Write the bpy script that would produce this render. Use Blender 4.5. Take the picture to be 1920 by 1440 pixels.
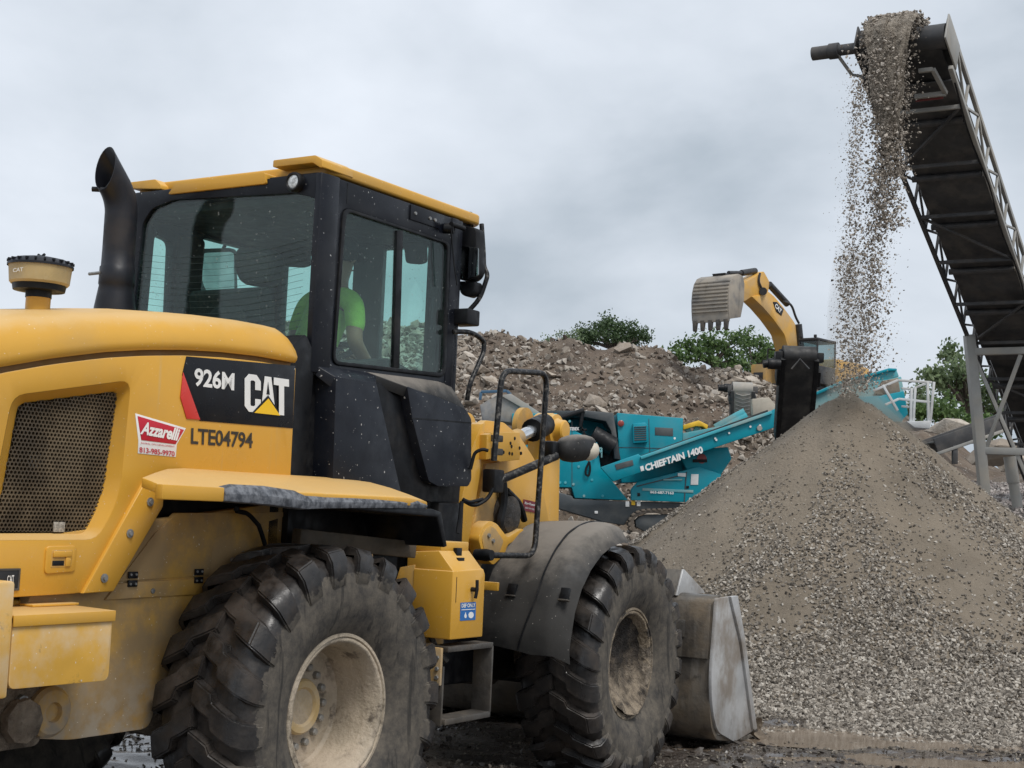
import bpy, bmesh, math, random
import numpy as np
from mathutils import Vector, Matrix
random.seed(7); RNG = np.random.default_rng(11)
S = bpy.context.scene; COL = S.collection
for o in list(bpy.data.objects): bpy.data.objects.remove(o)

# ---------------------------------------------------------------- camera
F, CH, PIT, ROL = 2670.0, 1.62, .087, .043          # focal length in 1920-pixel units, eye height, pitch, roll
LX, LY, PHI, ART, WB = -1.74, 7.18, .557, .049, 3.0  # loader: rear axle centre, heading, articulation, wheelbase
cd = bpy.data.cameras.new('camera'); cam = bpy.data.objects.new('camera', cd); COL.objects.link(cam)
cd.sensor_fit = 'HORIZONTAL'; cd.sensor_width = 36; cd.lens = F/1920*36; cd.clip_start = .1; cd.clip_end = 3000
_r0 = Vector((1,0,0)); _u0 = Vector((0,-math.sin(PIT),math.cos(PIT))); _f = Vector((0,math.cos(PIT),math.sin(PIT)))
_r = _r0*math.cos(ROL)+_u0*math.sin(ROL); _u = -_r0*math.sin(ROL)+_u0*math.cos(ROL)
cam.matrix_world = Matrix(((_r.x,_u.x,-_f.x,0),(_r.y,_u.y,-_f.y,0),(_r.z,_u.z,-_f.z,CH),(0,0,0,1)))
S.camera = cam

# ---------------------------------------------------------------- sky, sun, exposure
SUN_EL, SUN_AZ = math.radians(58), math.radians(150)   # azimuth measured from +Y clockwise
w = bpy.data.worlds.new('World'); S.world = w; w.use_nodes = True
nt = w.node_tree; nt.nodes.clear()
def _n(t, **k):
    n = nt.nodes.new(t)
    for a, b in k.items(): setattr(n, a, b)
    return n
out = _n('ShaderNodeOutputWorld'); mix = _n('ShaderNodeMixShader'); b1 = _n('ShaderNodeBackground'); b2 = _n('ShaderNodeBackground')
sky = _n('ShaderNodeTexSky', sky_type='NISHITA', sun_disc=False, sun_elevation=SUN_EL, sun_rotation=SUN_AZ)
sky.dust_density = 3.0
tc = _n('ShaderNodeTexCoord'); mp = _n('ShaderNodeMapping'); mp.inputs['Scale'].default_value = (1.7,1.7,3.0); mp.inputs['Location'].default_value = (13.9,7.2,5.24)
mp.inputs['Rotation'].default_value = (.08,.10,0)
nz = _n('ShaderNodeTexNoise'); nz.inputs['Scale'].default_value = 1.9; nz.inputs['Detail'].default_value = 6; nz.inputs['Roughness'].default_value = .50; nz.inputs['Distortion'].default_value = .15
rp = _n('ShaderNodeValToRGB'); cr = rp.color_ramp
cr.elements[0].position = .34; cr.elements[0].color = (.425,.485,.55,1)
cr.elements[1].position = .70; cr.elements[1].color = (.79,.84,.915,1)
e = cr.elements.new(.5); e.color = (.62,.675,.745,1)
nt.links.new(tc.outputs['Generated'], mp.inputs['Vector']); nt.links.new(mp.outputs[0], nz.inputs['Vector'])
nt.links.new(nz.outputs[0], rp.inputs[0]); nt.links.new(rp.outputs[0], b2.inputs[0]); nt.links.new(sky.outputs[0], b1.inputs[0])
b1.inputs[1].default_value = .10; b2.inputs[1].default_value = .69
mix.inputs[0].default_value = .96
nt.links.new(b1.outputs[0], mix.inputs[1]); nt.links.new(b2.outputs[0], mix.inputs[2]); nt.links.new(mix.outputs[0], out.inputs[0])
sl = bpy.data.lights.new('sun','SUN'); sl.energy = 1.5; sl.angle = math.radians(24); sl.color = (1,.965,.92)
so = bpy.data.objects.new('sun', sl); COL.objects.link(so)
so.rotation_euler = Vector((math.sin(SUN_AZ)*math.cos(SUN_EL), math.cos(SUN_AZ)*math.cos(SUN_EL), math.sin(SUN_EL))).to_track_quat('Z','Y').to_euler()
vs = S.view_settings; vs.view_transform = 'Standard'; vs.look = 'None'; vs.gamma = 1; vs.exposure = 0.68; vs.use_curve_mapping = False
S.render.engine = 'CYCLES'; S.cycles.max_bounces = 8; S.cycles.transparent_max_bounces = 24; S.cycles.use_denoising = True

# ---------------------------------------------------------------- pixel of the photograph + a real plane -> point
O3 = Vector((0,0,CH))
def ray(px, py):
    return (_r*((px-960)/F) + _u*((720-py)/F) + _f)
def w2r(P):
    d = Vector(P)-Vector((LX,LY,0)); c, s = math.cos(PHI), math.sin(PHI)
    return Vector((d.x*c-d.y*s, d.x*s+d.y*c, d.z))
def w2f(P):
    l = w2r(P); l.y -= WB/2; c, s = math.cos(ART), math.sin(ART)
    return Vector((l.x*c+l.y*s, -l.x*s+l.y*c-WB/2, l.z))
def _on(px, py, fn, k):
    (a, v), = k.items(); a = 'xyz'.index(a)
    p = fn(O3); d = fn(O3+ray(px,py))-p
    return p+d*((v-p[a])/d[a])
def R(px, py, **k): return _on(px, py, w2r, k)
def Q(px, py, **k): return _on(px, py, w2f, k)
def W(px, py, **k): return _on(px, py, lambda P: Vector(P), k)
def rp_(pts, x): return [(p.y,p.z) for p in (R(a,b,x=x) for a,b in pts)]
def qp_(pts, x): return [(p.y,p.z) for p in (Q(a,b,x=x) for a,b in pts)]
def wp_(pts, y): return [(p.x,p.z) for p in (W(a,b,y=y) for a,b in pts)]

# ---------------------------------------------------------------- object helpers
def obj(name, me, mat=None, parent=None, loc=None, rot=None):
    o = bpy.data.objects.new(name, me); COL.objects.link(o)
    if mat is not None and me is not None and len(me.materials) == 0: me.materials.append(mat)
    if parent is not None: o.parent = parent
    if loc is not None: o.location = loc
    if rot is not None: o.rotation_euler = rot
    return o
def tag(o, label=None, cat=None, group=None, kind=None):
    if label: o['label'] = label
    if cat: o['category'] = cat
    if group: o['group'] = group
    if kind: o['kind'] = kind
    return o
def thing(name, label, cat, loc=(0,0,0), rz=0, group=None):
    o = bpy.data.objects.new(name, None); COL.objects.link(o); o.location = loc; o.rotation_euler = (0,0,rz)
    o.empty_display_size = .3
    return tag(o, label, cat, group)
def fin(bm, bevel=0, seg=2, smooth=42, bang=28):
    bmesh.ops.remove_doubles(bm, verts=bm.verts, dist=1e-5)
    bmesh.ops.recalc_face_normals(bm, faces=bm.faces)
    if bevel:
        es = [e for e in bm.edges if len(e.link_faces) == 2 and e.calc_face_angle(0) > math.radians(bang)]
        if es: bmesh.ops.bevel(bm, geom=es, offset=bevel, segments=seg, affect='EDGES', clamp_overlap=True, profile=.5)
    me = bpy.data.meshes.new('mesh'); bm.to_mesh(me); bm.free()
    if smooth:
        me.shade_smooth(); me.set_sharp_from_angle(angle=math.radians(smooth))
    else: me.shade_flat()
    return me
def _ax(axis, t, u, v):
    return {'x':(t,u,v),'y':(u,t,v),'z':(u,v,t)}[axis]
def add_prism(bm, poly, axis, a, b):
    lo = [bm.verts.new(_ax(axis,a,*p)) for p in poly]; hi = [bm.verts.new(_ax(axis,b,*p)) for p in poly]
    n = len(poly); bm.faces.new(lo); bm.faces.new(hi[::-1])
    for i in range(n): bm.faces.new((lo[i],lo[(i+1)%n],hi[(i+1)%n],hi[i]))
def prism(poly, axis, a, b, bevel=.006, **k):
    bm = bmesh.new(); add_prism(bm, poly, axis, a, b); return fin(bm, bevel, **k)
def add_box(bm, c0, c1, M=None):
    v = [bm.verts.new((x,y,z)) for x in (c0[0],c1[0]) for y in (c0[1],c1[1]) for z in (c0[2],c1[2])]
    for f in ((0,1,3,2),(4,6,7,5),(0,4,5,1),(2,3,7,6),(0,2,6,4),(1,5,7,3)): bm.faces.new([v[i] for i in f])
    if M is not None: bmesh.ops.transform(bm, matrix=M, verts=v)
    return v
def box(c0, c1, bevel=.008, **k):
    bm = bmesh.new(); add_box(bm, c0, c1); return fin(bm, bevel, **k)
def boxes(lst, bevel=.006, **k):
    bm = bmesh.new()
    for c in lst: add_box(bm, *c)
    return fin(bm, bevel, **k)
def rnd(poly, r, n=4):
    """round the corners of a polygon (r a number or one per corner)"""
    out = []; N = len(poly)
    for i, p in enumerate(poly):
        rr = r[i] if isinstance(r,(list,tuple)) else r
        p = Vector(p); a = Vector(poly[i-1]); b = Vector(poly[(i+1)%N])
        da, db = (a-p), (b-p); l = min(rr, da.length*.48, db.length*.48)
        if l < 1e-4: out.append(tuple(p)); continue
        A = p+da.normalized()*l; B = p+db.normalized()*l
        for k in range(n+1):
            t = k/n; out.append(tuple(A*(1-t)**2+p*2*t*(1-t)+B*t*t))
    return out
def inside(p, poly):
    c = False; j = len(poly)-1
    for i in range(len(poly)):
        a, b = poly[i], poly[j]
        if (a[1] > p[1]) != (b[1] > p[1]) and p[0] < (b[0]-a[0])*(p[1]-a[1])/(b[1]-a[1])+a[0]: c = not c
        j = i
    return c
def holed(poly, holes, axis, a, b, bevel=.004, **k):
    from mathutils.geometry import delaunay_2d_cdt
    pts, es = [], []
    for loop in [poly]+holes:
        b0 = len(pts); n = len(loop); pts += [Vector((p[0],p[1])) for p in loop]; es += [(b0+i,b0+(i+1)%n) for i in range(n)]
    vv, _, tf, *_ = delaunay_2d_cdt(pts, es, [], 0, 1e-6)
    bm = bmesh.new(); bv = [bm.verts.new(_ax(axis,a,v.x,v.y)) for v in vv]
    for f in tf:
        c = sum((vv[i] for i in f), Vector((0,0)))/3
        if inside(c, poly) and not any(inside(c, h) for h in holes): bm.faces.new([bv[i] for i in f])
    bmesh.ops.delete(bm, geom=[v for v in bm.verts if not v.link_faces], context='VERTS')
    g = bmesh.ops.extrude_face_region(bm, geom=bm.faces[:])
    d = Vector(_ax(axis,b-a,0,0)); bmesh.ops.translate(bm, vec=d, verts=[v for v in g['geom'] if isinstance(v,bmesh.types.BMVert)])
    return fin(bm, bevel, **k)
def fillet(path, r, n=5):
    path = [Vector(p) for p in path]
    if r <= 0 or len(path) < 3: return path
    o = [path[0]]
    for i in range(1,len(path)-1):
        p, a, b = path[i], path[i-1], path[i+1]; da, db = a-p, b-p; l = min(r, da.length*.48, db.length*.48)
        A = p+da.normalized()*l; B = p+db.normalized()*l
        for k in range(n+1):
            t = k/n; o.append(A*(1-t)**2+p*2*t*(1-t)+B*t*t)
    o.append(path[-1]); return o
def add_tube(bm, path, r, seg=10, fil=0, cap=True):
    path = fillet(path, fil); n = len(path); rs = r if isinstance(r,(list,tuple)) else [r]*n
    t = [(path[min(i+1,n-1)]-path[max(i-1,0)]).normalized() for i in range(n)]
    up = Vector((0,0,1)) if abs(t[0].z) < .9 else Vector((1,0,0))
    nn = (up-t[0]*up.dot(t[0])).normalized(); rings = []
    for i in range(n):
        nn = (nn-t[i]*nn.dot(t[i])).normalized(); bb = t[i].cross(nn)
        rings.append([bm.verts.new(path[i]+(nn*math.cos(q)+bb*math.sin(q))*rs[i]) for q in (2*math.pi*k/seg for k in range(seg))])
    for i in range(n-1):
        for k in range(seg): bm.faces.new((rings[i][k],rings[i][(k+1)%seg],rings[i+1][(k+1)%seg],rings[i+1][k]))
    if cap: bm.faces.new(rings[0][::-1]); bm.faces.new(rings[-1])
def tube(path, r, seg=10, fil=0, **k):
    bm = bmesh.new(); add_tube(bm, path, r, seg, fil); return fin(bm, 0, **k)
def tubes(lst, seg=8, **k):
    bm = bmesh.new()
    for p, r, *f in lst: add_tube(bm, p, r, seg, f[0] if f else 0)
    return fin(bm, 0, **k)
def add_lathe(bm, prof, axis='z', c=(0,0,0), seg=32, closed=False, a0=0, a1=2*math.pi):
    full = abs(a1-a0-2*math.pi) < 1e-6; m = seg if full else seg+1; rings = []
    for h, r in prof:
        ring = []
        for k in range(m):
            q = a0+(a1-a0)*k/seg; u, v = r*math.cos(q), r*math.sin(q)
            p = {'z':(u,v,h),'x':(h,u,v),'y':(u,h,v)}[axis]
            ring.append(bm.verts.new((p[0]+c[0],p[1]+c[1],p[2]+c[2])))
        rings.append(ring)
    n = len(prof)
    for i in range(n if closed else n-1):
        A, B = rings[i], rings[(i+1)%n]
        for k in range(seg):
            k2 = (k+1)%m
            try: bm.faces.new((A[k],A[k2],B[k2],B[k]))
            except ValueError: pass
def lathe(prof, axis='z', c=(0,0,0), seg=32, smooth=35, **k):
    bm = bmesh.new(); add_lathe(bm, prof, axis, c, seg, **k); return fin(bm, 0, smooth=smooth)
def bar(bm, a, b, w, h):
    """rectangular bar from a to b"""
    a, b = Vector(a), Vector(b); d = b-a; L_ = d.length; d.normalize()
    up = Vector((0,0,1)) if abs(d.z) < .95 else Vector((0,1,0))
    s = d.cross(up).normalized(); u = s.cross(d)
    M = Matrix(((s.x,d.x,u.x,a.x),(s.y,d.y,u.y,a.y),(s.z,d.z,u.z,a.z),(0,0,0,1)))
    add_box(bm, (-w/2,0,-h/2), (w/2,L_,h/2), M)
def bars(lst, bevel=.004, **k):
    bm = bmesh.new()
    for a, b, w_, h_ in lst: bar(bm, a, b, w_, h_)
    return fin(bm, bevel, **k)
def npmesh(verts, faces, smooth=None):
    """verts (n,3), faces (m,k) numpy"""
    me = bpy.data.meshes.new('mesh'); n, (m, k) = len(verts), faces.shape
    me.vertices.add(n); me.vertices.foreach_set('co', np.ascontiguousarray(verts,dtype=np.float32).ravel())
    me.loops.add(m*k); me.loops.foreach_set('vertex_index', np.ascontiguousarray(faces,dtype=np.int32).ravel())
    me.polygons.add(m); me.polygons.foreach_set('loop_start', np.arange(0,m*k,k,dtype=np.int32))
    try: me.polygons.foreach_set('loop_total', np.full(m,k,dtype=np.int32))
    except Exception: pass
    me.update(calc_edges=True); me.validate()
    if smooth is None: me.polygons.foreach_set('use_smooth', np.zeros(m,dtype=bool))
    else: me.shade_smooth()
    return me

# ---------------------------------------------------------------- numpy noise
def _h(ix, iy, s):
    n = (ix.astype(np.int64)*374761393+iy.astype(np.int64)*668265263+s*144665) & 0x7fffffff
    n = ((n ^ (n >> 13))*1274126177) & 0x7fffffff
    return ((n ^ (n >> 16)) & 0xffff)/65535.0
def vn(x, y, s=0):
    ix, iy = np.floor(x), np.floor(y); fx, fy = x-ix, y-iy; fx = fx*fx*(3-2*fx); fy = fy*fy*(3-2*fy)
    a, b, c, d = _h(ix,iy,s), _h(ix+1,iy,s), _h(ix,iy+1,s), _h(ix+1,iy+1,s)
    return (a*(1-fx)+b*fx)*(1-fy)+(c*(1-fx)+d*fx)*fy
def fbm(x, y, s=0, o=4, g=.5):
    t, a, n = 0, 1, 0
    for i in range(o): t = t+a*(vn(x*2**i,y*2**i,s+i*17)-.5); n += a; a *= g
    return t/n*2
def sst(a, b, x):
    t = np.clip((x-a)/(b-a),0,1); return t*t*(3-2*t)

# ---------------------------------------------------------------- materials
def M(name, base, rough=.5, metal=0, var=.12, vs=5.0, dust=None, spk=None, bump=None, coat=0, low=None, rv=.15, stain=None, streak=None, top=None, spec=.5):
    """dust=(colour, amount 0..1, scale, threshold)  spk=(colour, size scale, threshold)  low=(colour, z_lo, z_hi) mud towards the wheels
       stain=(colour, scale, threshold)  streak=(colour, scale, threshold) vertical runs"""
    m = bpy.data.materials.new(name); m.use_nodes = True; t = m.node_tree; p = t.nodes['Principled BSDF']; N = t.nodes.new; Lk = t.links.new
    co = N('ShaderNodeTexCoord').outputs['Object']
    def noise(sc, det=4, ro=.55, vec=None):
        n = N('ShaderNodeTexNoise'); n.inputs['Scale'].default_value = sc; n.inputs['Detail'].default_value = det; n.inputs['Roughness'].default_value = ro
        Lk(vec or co, n.inputs['Vector']); return n.outputs[0]
    def mr(v, a, b, c=0, d=1):
        n = N('ShaderNodeMapRange'); n.interpolation_type = 'SMOOTHSTEP'
        for i, x in enumerate((a,b,c,d)): n.inputs[i+1].default_value = x
        Lk(v, n.inputs[0]); return n.outputs[0]
    def mixc(f, a, b):
        n = N('ShaderNodeMix'); n.data_type = 'RGBA'
        for s_, v in ((n.inputs[0],f),(n.inputs[6],a),(n.inputs[7],b)):
            if isinstance(v,(int,float)): s_.default_value = v
            elif isinstance(v,tuple): s_.default_value = (*v[:3],1)
            else: Lk(v, s_)
        return n.outputs[2]
    def mul(a, b, op='MULTIPLY'):
        n = N('ShaderNodeMath'); n.operation = op
        for s_, v in zip(n.inputs,(a,b)):
            if isinstance(v,(int,float)): s_.default_value = v
            else: Lk(v, s_)
        return n.outputs[0]
    nv = noise(vs, 5)
    c = mixc(mr(nv,.3,.7), tuple(x*(1-var) for x in base), tuple(min(1,x*(1+var)) for x in base))
    rg = mr(noise(vs*2.3,3),.3,.7,max(.02,rough-rv),min(1,rough+rv))
    if stain:
        f = mr(noise(stain[1],6,.65), stain[2], stain[2]+.12); c = mixc(f, c, stain[0])
    if streak:
        mp_ = N('ShaderNodeMapping'); mp_.inputs['Scale'].default_value = (streak[1],streak[1],streak[1]*.08); Lk(co, mp_.inputs[0])
        f = mr(noise(1,4,.6,mp_.outputs[0]), streak[2], streak[2]+.15); c = mixc(mul(f,.75), c, streak[0])
    if dust:
        f = mul(mr(noise(dust[2],6,.62), dust[3]-.14, dust[3]+.14), dust[1]); c = mixc(f, c, dust[0]); rg = mixc(f, rg, (.9,.9,.9))
    if top:   # colour for upward faces: settled dust, on yellow also painted light from above: (colour, amount)
        g_ = N('ShaderNodeNewGeometry'); s3 = N('ShaderNodeSeparateXYZ'); Lk(g_.outputs['Normal'], s3.inputs[0])
        f = mul(mr(mul(s3.outputs[2], mul(noise(9,6,.65),.5), 'ADD'), .72, 1.22), top[1]); c = mixc(f, c, top[0]); rg = mixc(f, rg, (.92,.92,.92))
    if low:
        sp = N('ShaderNodeSeparateXYZ'); Lk(co, sp.inputs[0]); h = mul(sp.outputs[2], mul(noise(7,5),.35), 'ADD')
        f = mul(mr(h, low[1]+.17, low[2]+.17, 1, 0), mr(noise(11,6,.65),.32,.62)); c = mixc(f, c, low[0]); rg = mixc(f, rg, (.9,.9,.9))
    if spk:
        f = mr(noise(spk[1],2,.5), spk[2], spk[2]+.05); c = mixc(f, c, spk[0])
    Lk(c, p.inputs['Base Color']); Lk(rg, p.inputs['Roughness']); p.inputs['Metallic'].default_value = metal
    p.inputs['Specular IOR Level'].default_value = spec; p.inputs['Coat Weight'].default_value = coat; p.inputs['Coat Roughness'].default_value = .25
    if bump:
        b = N('ShaderNodeBump'); b.inputs['Strength'].default_value = bump[0]; b.inputs['Distance'].default_value = bump[2] if len(bump) > 2 else .01
        Lk(noise(bump[1],6,.6), b.inputs['Height']); Lk(b.outputs[0], p.inputs['Normal'])
    return m
DUST = (.42,.36,.28); MUD = (.22,.17,.12); PALE = (.62,.54,.42)
YEL = (.65,.345,.043)
m_yel = M('yellow_paint', YEL, .38, var=.05, vs=1.5, dust=((.40,.28,.13),.25,2.2,.60), coat=.15, spec=.35, bump=(.03,60), top=((.62,.46,.25),.50), spk=((.72,.62,.46),95,.715), stain=((.16,.08,.025),38,.735), streak=((.55,.36,.13),11,.64))  # top colour: dust and painted light from above
m_yeld = M('dusty_yellow_paint', (.62,.35,.065), .55, var=.12, vs=3, dust=((.30,.22,.13),.8,3.2,.48), low=(DUST,.5,1.05), spk=((.75,.68,.55),70,.70), stain=((.16,.10,.06),5,.70))
m_yelm = M('muddy_yellow_paint', (.70,.39,.06), .55, var=.1, vs=3, dust=(PALE,.6,3.5,.56), stain=((.10,.08,.06),6,.60), spk=((.7,.62,.5),60,.70))
m_blk = M('black_cab_paint', (.006,.0072,.0115), .34, spec=.28, var=.2, vs=4, dust=((.12,.12,.12),.08,3,.58), spk=((.42,.42,.41),58,.715), rv=.1)
m_blkp = M('black_cab_panel', (.0085,.0105,.016), .44, spec=.28, var=.2, vs=3, dust=((.07,.075,.085),.28,2.4,.57), spk=((.45,.44,.42),48,.69), streak=((.10,.10,.10),14,.66), bump=(.05,300))
m_dark = M('black_plastic', (.0055,.006,.0075), .5, spec=.3, var=.2, vs=6, dust=((.08,.07,.06),.22,6,.62))
m_rail = M('black_rail_paint', (.007,.007,.008), .4, spec=.35, var=.3, vs=20, dust=((.3,.28,.25),.55,38,.62), bump=(.2,120))
m_fend = M('dusty_black_fender', (.013,.013,.013), .6, spec=.4, var=.25, vs=4, dust=((.045,.042,.038),.6,2.5,.5), streak=((.012,.012,.012),20,.6), bump=(.08,150), top=((.24,.215,.185),.85), spk=((.3,.28,.25),70,.72))
m_edge = M('scuffed_rubber_edge', (.05,.055,.065), .6, var=.3, vs=12, dust=((.26,.27,.29),.6,30,.5), bump=(.15,80))
m_exh = M('exhaust_paint', (.012,.0135,.019), .42, spec=.35, var=.2, vs=5, dust=((.05,.04,.034),.5,4,.58), rv=.1, bump=(.06,200))
m_stl = M('worn_steel', (.085,.078,.07), .5, .4, var=.35, vs=6, dust=((.17,.14,.105),.6,5,.55), bump=(.3,40))
m_chr = M('chrome_rod', (.75,.75,.75), .15, 1, var=.05)
m_bolt = M('bolt_steel', (.30,.30,.29), .45, .6, var=.25, vs=20)
m_white = M('white_decal', (.78,.78,.76), .5, var=.04, vs=8, spk=((.3,.28,.25),70,.74))
m_ink = M('black_decal', (.008,.0085,.011), .35, spec=.3, var=.1, spk=((.35,.35,.35),80,.73))
m_red = M('red_decal', (.62,.045,.035), .4, var=.05)
m_crim = M('crimson_decal', (.50,.012,.03), .4, var=.05)
m_blue = M('blue_decal', (.02,.14,.42), .4, var=.05)
m_lyel = M('yellow_decal', (.85,.52,.01), .4, var=.03)
m_stencil = M('stencil_paint', (.035,.028,.02), .7, var=.3, vs=30)
m_int = M('cab_interior', (.018,.019,.019), .7, var=.2, vs=5)
m_seat = M('seat_fabric', (.014,.015,.016), .9, var=.3, vs=20)
m_rim = M('cream_rim_paint', (.42,.35,.26), .6, var=.18, vs=5, dust=((.46,.38,.29),.85,5,.54), stain=((.085,.066,.048),7,.53), bump=(.5,40,.02))
m_hub = M('hub_paint', (.52,.36,.15), .6, var=.15, vs=6, dust=(DUST,.6,6,.5))
m_mud = M('caked_mud', (.13,.10,.072), .85, var=.35, vs=9, dust=((.33,.27,.2),.8,7,.55), bump=(.8,35,.03))
m_amber = M('dusty_bowl', (.42,.31,.14), .35, var=.15, vs=7, dust=((.45,.38,.26),.6,5,.5))
m_lamp = M('lamp_glass', (.62,.62,.60), .15, .6, var=.4, vs=60)
m_blklab = M('black_plate', (.02,.02,.022), .4)
def tyre_mat():
    m = M('tyre_rubber', (.016,.014,.013), .42, var=.35, vs=9, bump=(.2,50), dust=((.075,.058,.045),.6,6,.55), rv=.18)
    t = m.node_tree; p = t.nodes['Principled BSDF']; N = t.nodes.new; Lk = t.links.new
    src = p.inputs['Base Color'].links[0].from_socket; rs = p.inputs['Roughness'].links[0].from_socket
    co = N('ShaderNodeTexCoord').outputs['Object']; sp = N('ShaderNodeSeparateXYZ'); Lk(co, sp.inputs[0])
    cb = N('ShaderNodeCombineXYZ'); Lk(sp.outputs[1], cb.inputs[1]); Lk(sp.outputs[2], cb.inputs[2])
    ln = N('ShaderNodeVectorMath'); ln.operation = 'LENGTH'; Lk(cb.outputs[0], ln.inputs[0])
    nz_ = N('ShaderNodeTexNoise'); nz_.inputs['Scale'].default_value = 13; nz_.inputs['Detail'].default_value = 8; nz_.inputs['Roughness'].default_value = .7; Lk(co, nz_.inputs[0])
    ad = N('ShaderNodeMath'); ad.operation = 'MULTIPLY_ADD'; ad.inputs[1].default_value = .17; Lk(nz_.outputs[0], ad.inputs[0]); Lk(ln.outputs['Value'], ad.inputs[2])
    mr = N('ShaderNodeMapRange'); mr.inputs[1].default_value = .706; mr.inputs[2].default_value = .711; mr.inputs[3].default_value = 1; mr.inputs[4].default_value = 0; Lk(ad.outputs[0], mr.inputs[0])
    n2 = N('ShaderNodeTexNoise'); n2.inputs['Scale'].default_value = 11; n2.inputs['Detail'].default_value = 9; n2.inputs['Roughness'].default_value = .74; Lk(co, n2.inputs[0])
    r2 = N('ShaderNodeValToRGB'); r2.color_ramp.elements[0].position = .36; r2.color_ramp.elements[0].color = (.042,.038,.034,1); r2.color_ramp.elements[1].position = .64; r2.color_ramp.elements[1].color = (.128,.109,.085,1); Lk(n2.outputs[0], r2.inputs[0])
    mp2 = N('ShaderNodeMapping'); mp2.inputs['Scale'].default_value = (26,26,2.2); Lk(co, mp2.inputs[0]); n3 = N('ShaderNodeTexNoise'); n3.inputs['Scale'].default_value = 1; n3.inputs['Detail'].default_value = 5; Lk(mp2.outputs[0], n3.inputs[0])
    r3 = N('ShaderNodeMapRange'); r3.inputs[1].default_value = .60; r3.inputs[2].default_value = .66; r3.inputs[4].default_value = .75; Lk(n3.outputs[0], r3.inputs[0])
    m3 = N('ShaderNodeMix'); m3.data_type = 'RGBA'; Lk(r3.outputs[0], m3.inputs[0]); Lk(r2.outputs[0], m3.inputs[6]); m3.inputs[7].default_value = (.022,.02,.018,1)
    mx = N('ShaderNodeMix'); mx.data_type = 'RGBA'; Lk(mr.outputs[0], mx.inputs[0]); Lk(src, mx.inputs[6]); Lk(m3.outputs[2], mx.inputs[7]); Lk(mx.outputs[2], p.inputs['Base Color'])
    m2 = N('ShaderNodeMix'); Lk(mr.outputs[0], m2.inputs[0]); Lk(rs, m2.inputs[2]); m2.inputs[3].default_value = .85; Lk(m2.outputs[0], p.inputs['Roughness'])
    return m
m_tyre = tyre_mat()
def glass_mat(name, tint, refl=1.0, haze=.03):
    m = bpy.data.materials.new(name); m.use_nodes = True; t = m.node_tree; t.nodes.clear(); N = t.nodes.new; Lk = t.links.new
    o_ = N('ShaderNodeOutputMaterial'); tr = N('ShaderNodeBsdfTransparent'); tr.inputs[0].default_value = (*tint,1)
    gl = N('ShaderNodeBsdfGlossy'); gl.inputs['Roughness'].default_value = .03; gl.inputs[0].default_value = (refl,refl,refl,1)
    df = N('ShaderNodeBsdfDiffuse'); df.inputs[0].default_value = (.35,.36,.34,1)
    lw = N('ShaderNodeLayerWeight'); lw.inputs[0].default_value = .5
    pw = N('ShaderNodeMath'); pw.operation = 'POWER'; pw.inputs[1].default_value = 5; Lk(lw.outputs['Facing'], pw.inputs[0])
    fr = N('ShaderNodeMath'); fr.operation = 'MULTIPLY_ADD'; fr.inputs[1].default_value = .96; fr.inputs[2].default_value = .04; Lk(pw.outputs[0], fr.inputs[0])
    m1 = N('ShaderNodeMixShader'); m2 = N('ShaderNodeMixShader')
    co = N('ShaderNodeTexCoord'); nz_ = N('ShaderNodeTexNoise'); nz_.inputs['Scale'].default_value = 4; nz_.inputs['Detail'].default_value = 6; Lk(co.outputs['Object'], nz_.inputs[0])
    mr = N('ShaderNodeMapRange'); mr.inputs[1].default_value = .35; mr.inputs[2].default_value = .75; mr.inputs[3].default_value = haze*.4; mr.inputs[4].default_value = haze*1.8; Lk(nz_.outputs[0], mr.inputs[0])
    n5 = N('ShaderNodeTexNoise'); n5.inputs['Scale'].default_value = 62; n5.inputs['Detail'].default_value = 2; Lk(co.outputs['Object'], n5.inputs[0])
    r5 = N('ShaderNodeMapRange'); r5.inputs[1].default_value = .70; r5.inputs[2].default_value = .74; r5.inputs[4].default_value = .5; Lk(n5.outputs[0], r5.inputs[0])
    mx5 = N('ShaderNodeMath'); mx5.operation = 'MAXIMUM'; Lk(mr.outputs[0], mx5.inputs[0]); Lk(r5.outputs[0], mx5.inputs[1])
    Lk(mx5.outputs[0], m1.inputs[0]); Lk(tr.outputs[0], m1.inputs[1]); Lk(df.outputs[0], m1.inputs[2])
    Lk(fr.outputs[0], m2.inputs[0]); Lk(m1.outputs[0], m2.inputs[1]); Lk(gl.outputs[0], m2.inputs[2]); Lk(m2.outputs[0], o_.inputs[0])
    return m
m_glass = glass_mat('tinted_glass', (.82,.95,.92), .9, .014)

# ---------------------------------------------------------------- lettering
_tc = {}
def text_mesh(s, bold=.0, ital=0.0, space=.93):
    """letters scaled into the unit box, as (verts, faces)"""
    k = (s,bold,ital)
    if k in _tc: return _tc[k]
    c = bpy.data.curves.new('lettering','FONT'); c.body = s; c.offset = bold; c.shear = ital; c.resolution_u = 3; c.space_character = space+bold*1.2
    o = bpy.data.objects.new('lettering', c); COL.objects.link(o); bpy.context.view_layer.update()
    dg = bpy.context.evaluated_depsgraph_get(); me = bpy.data.meshes.new_from_object(o.evaluated_get(dg))
    bpy.data.objects.remove(o); bpy.data.curves.remove(c)
    v = np.array([x.co[:] for x in me.vertices]); f = [tuple(p.vertices) for p in me.polygons]; bpy.data.meshes.remove(me)
    lo, hi = v.min(0), v.max(0); v = (v-lo)/np.maximum(hi-lo,1e-6); _tc[k] = (v,f); return v, f
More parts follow.
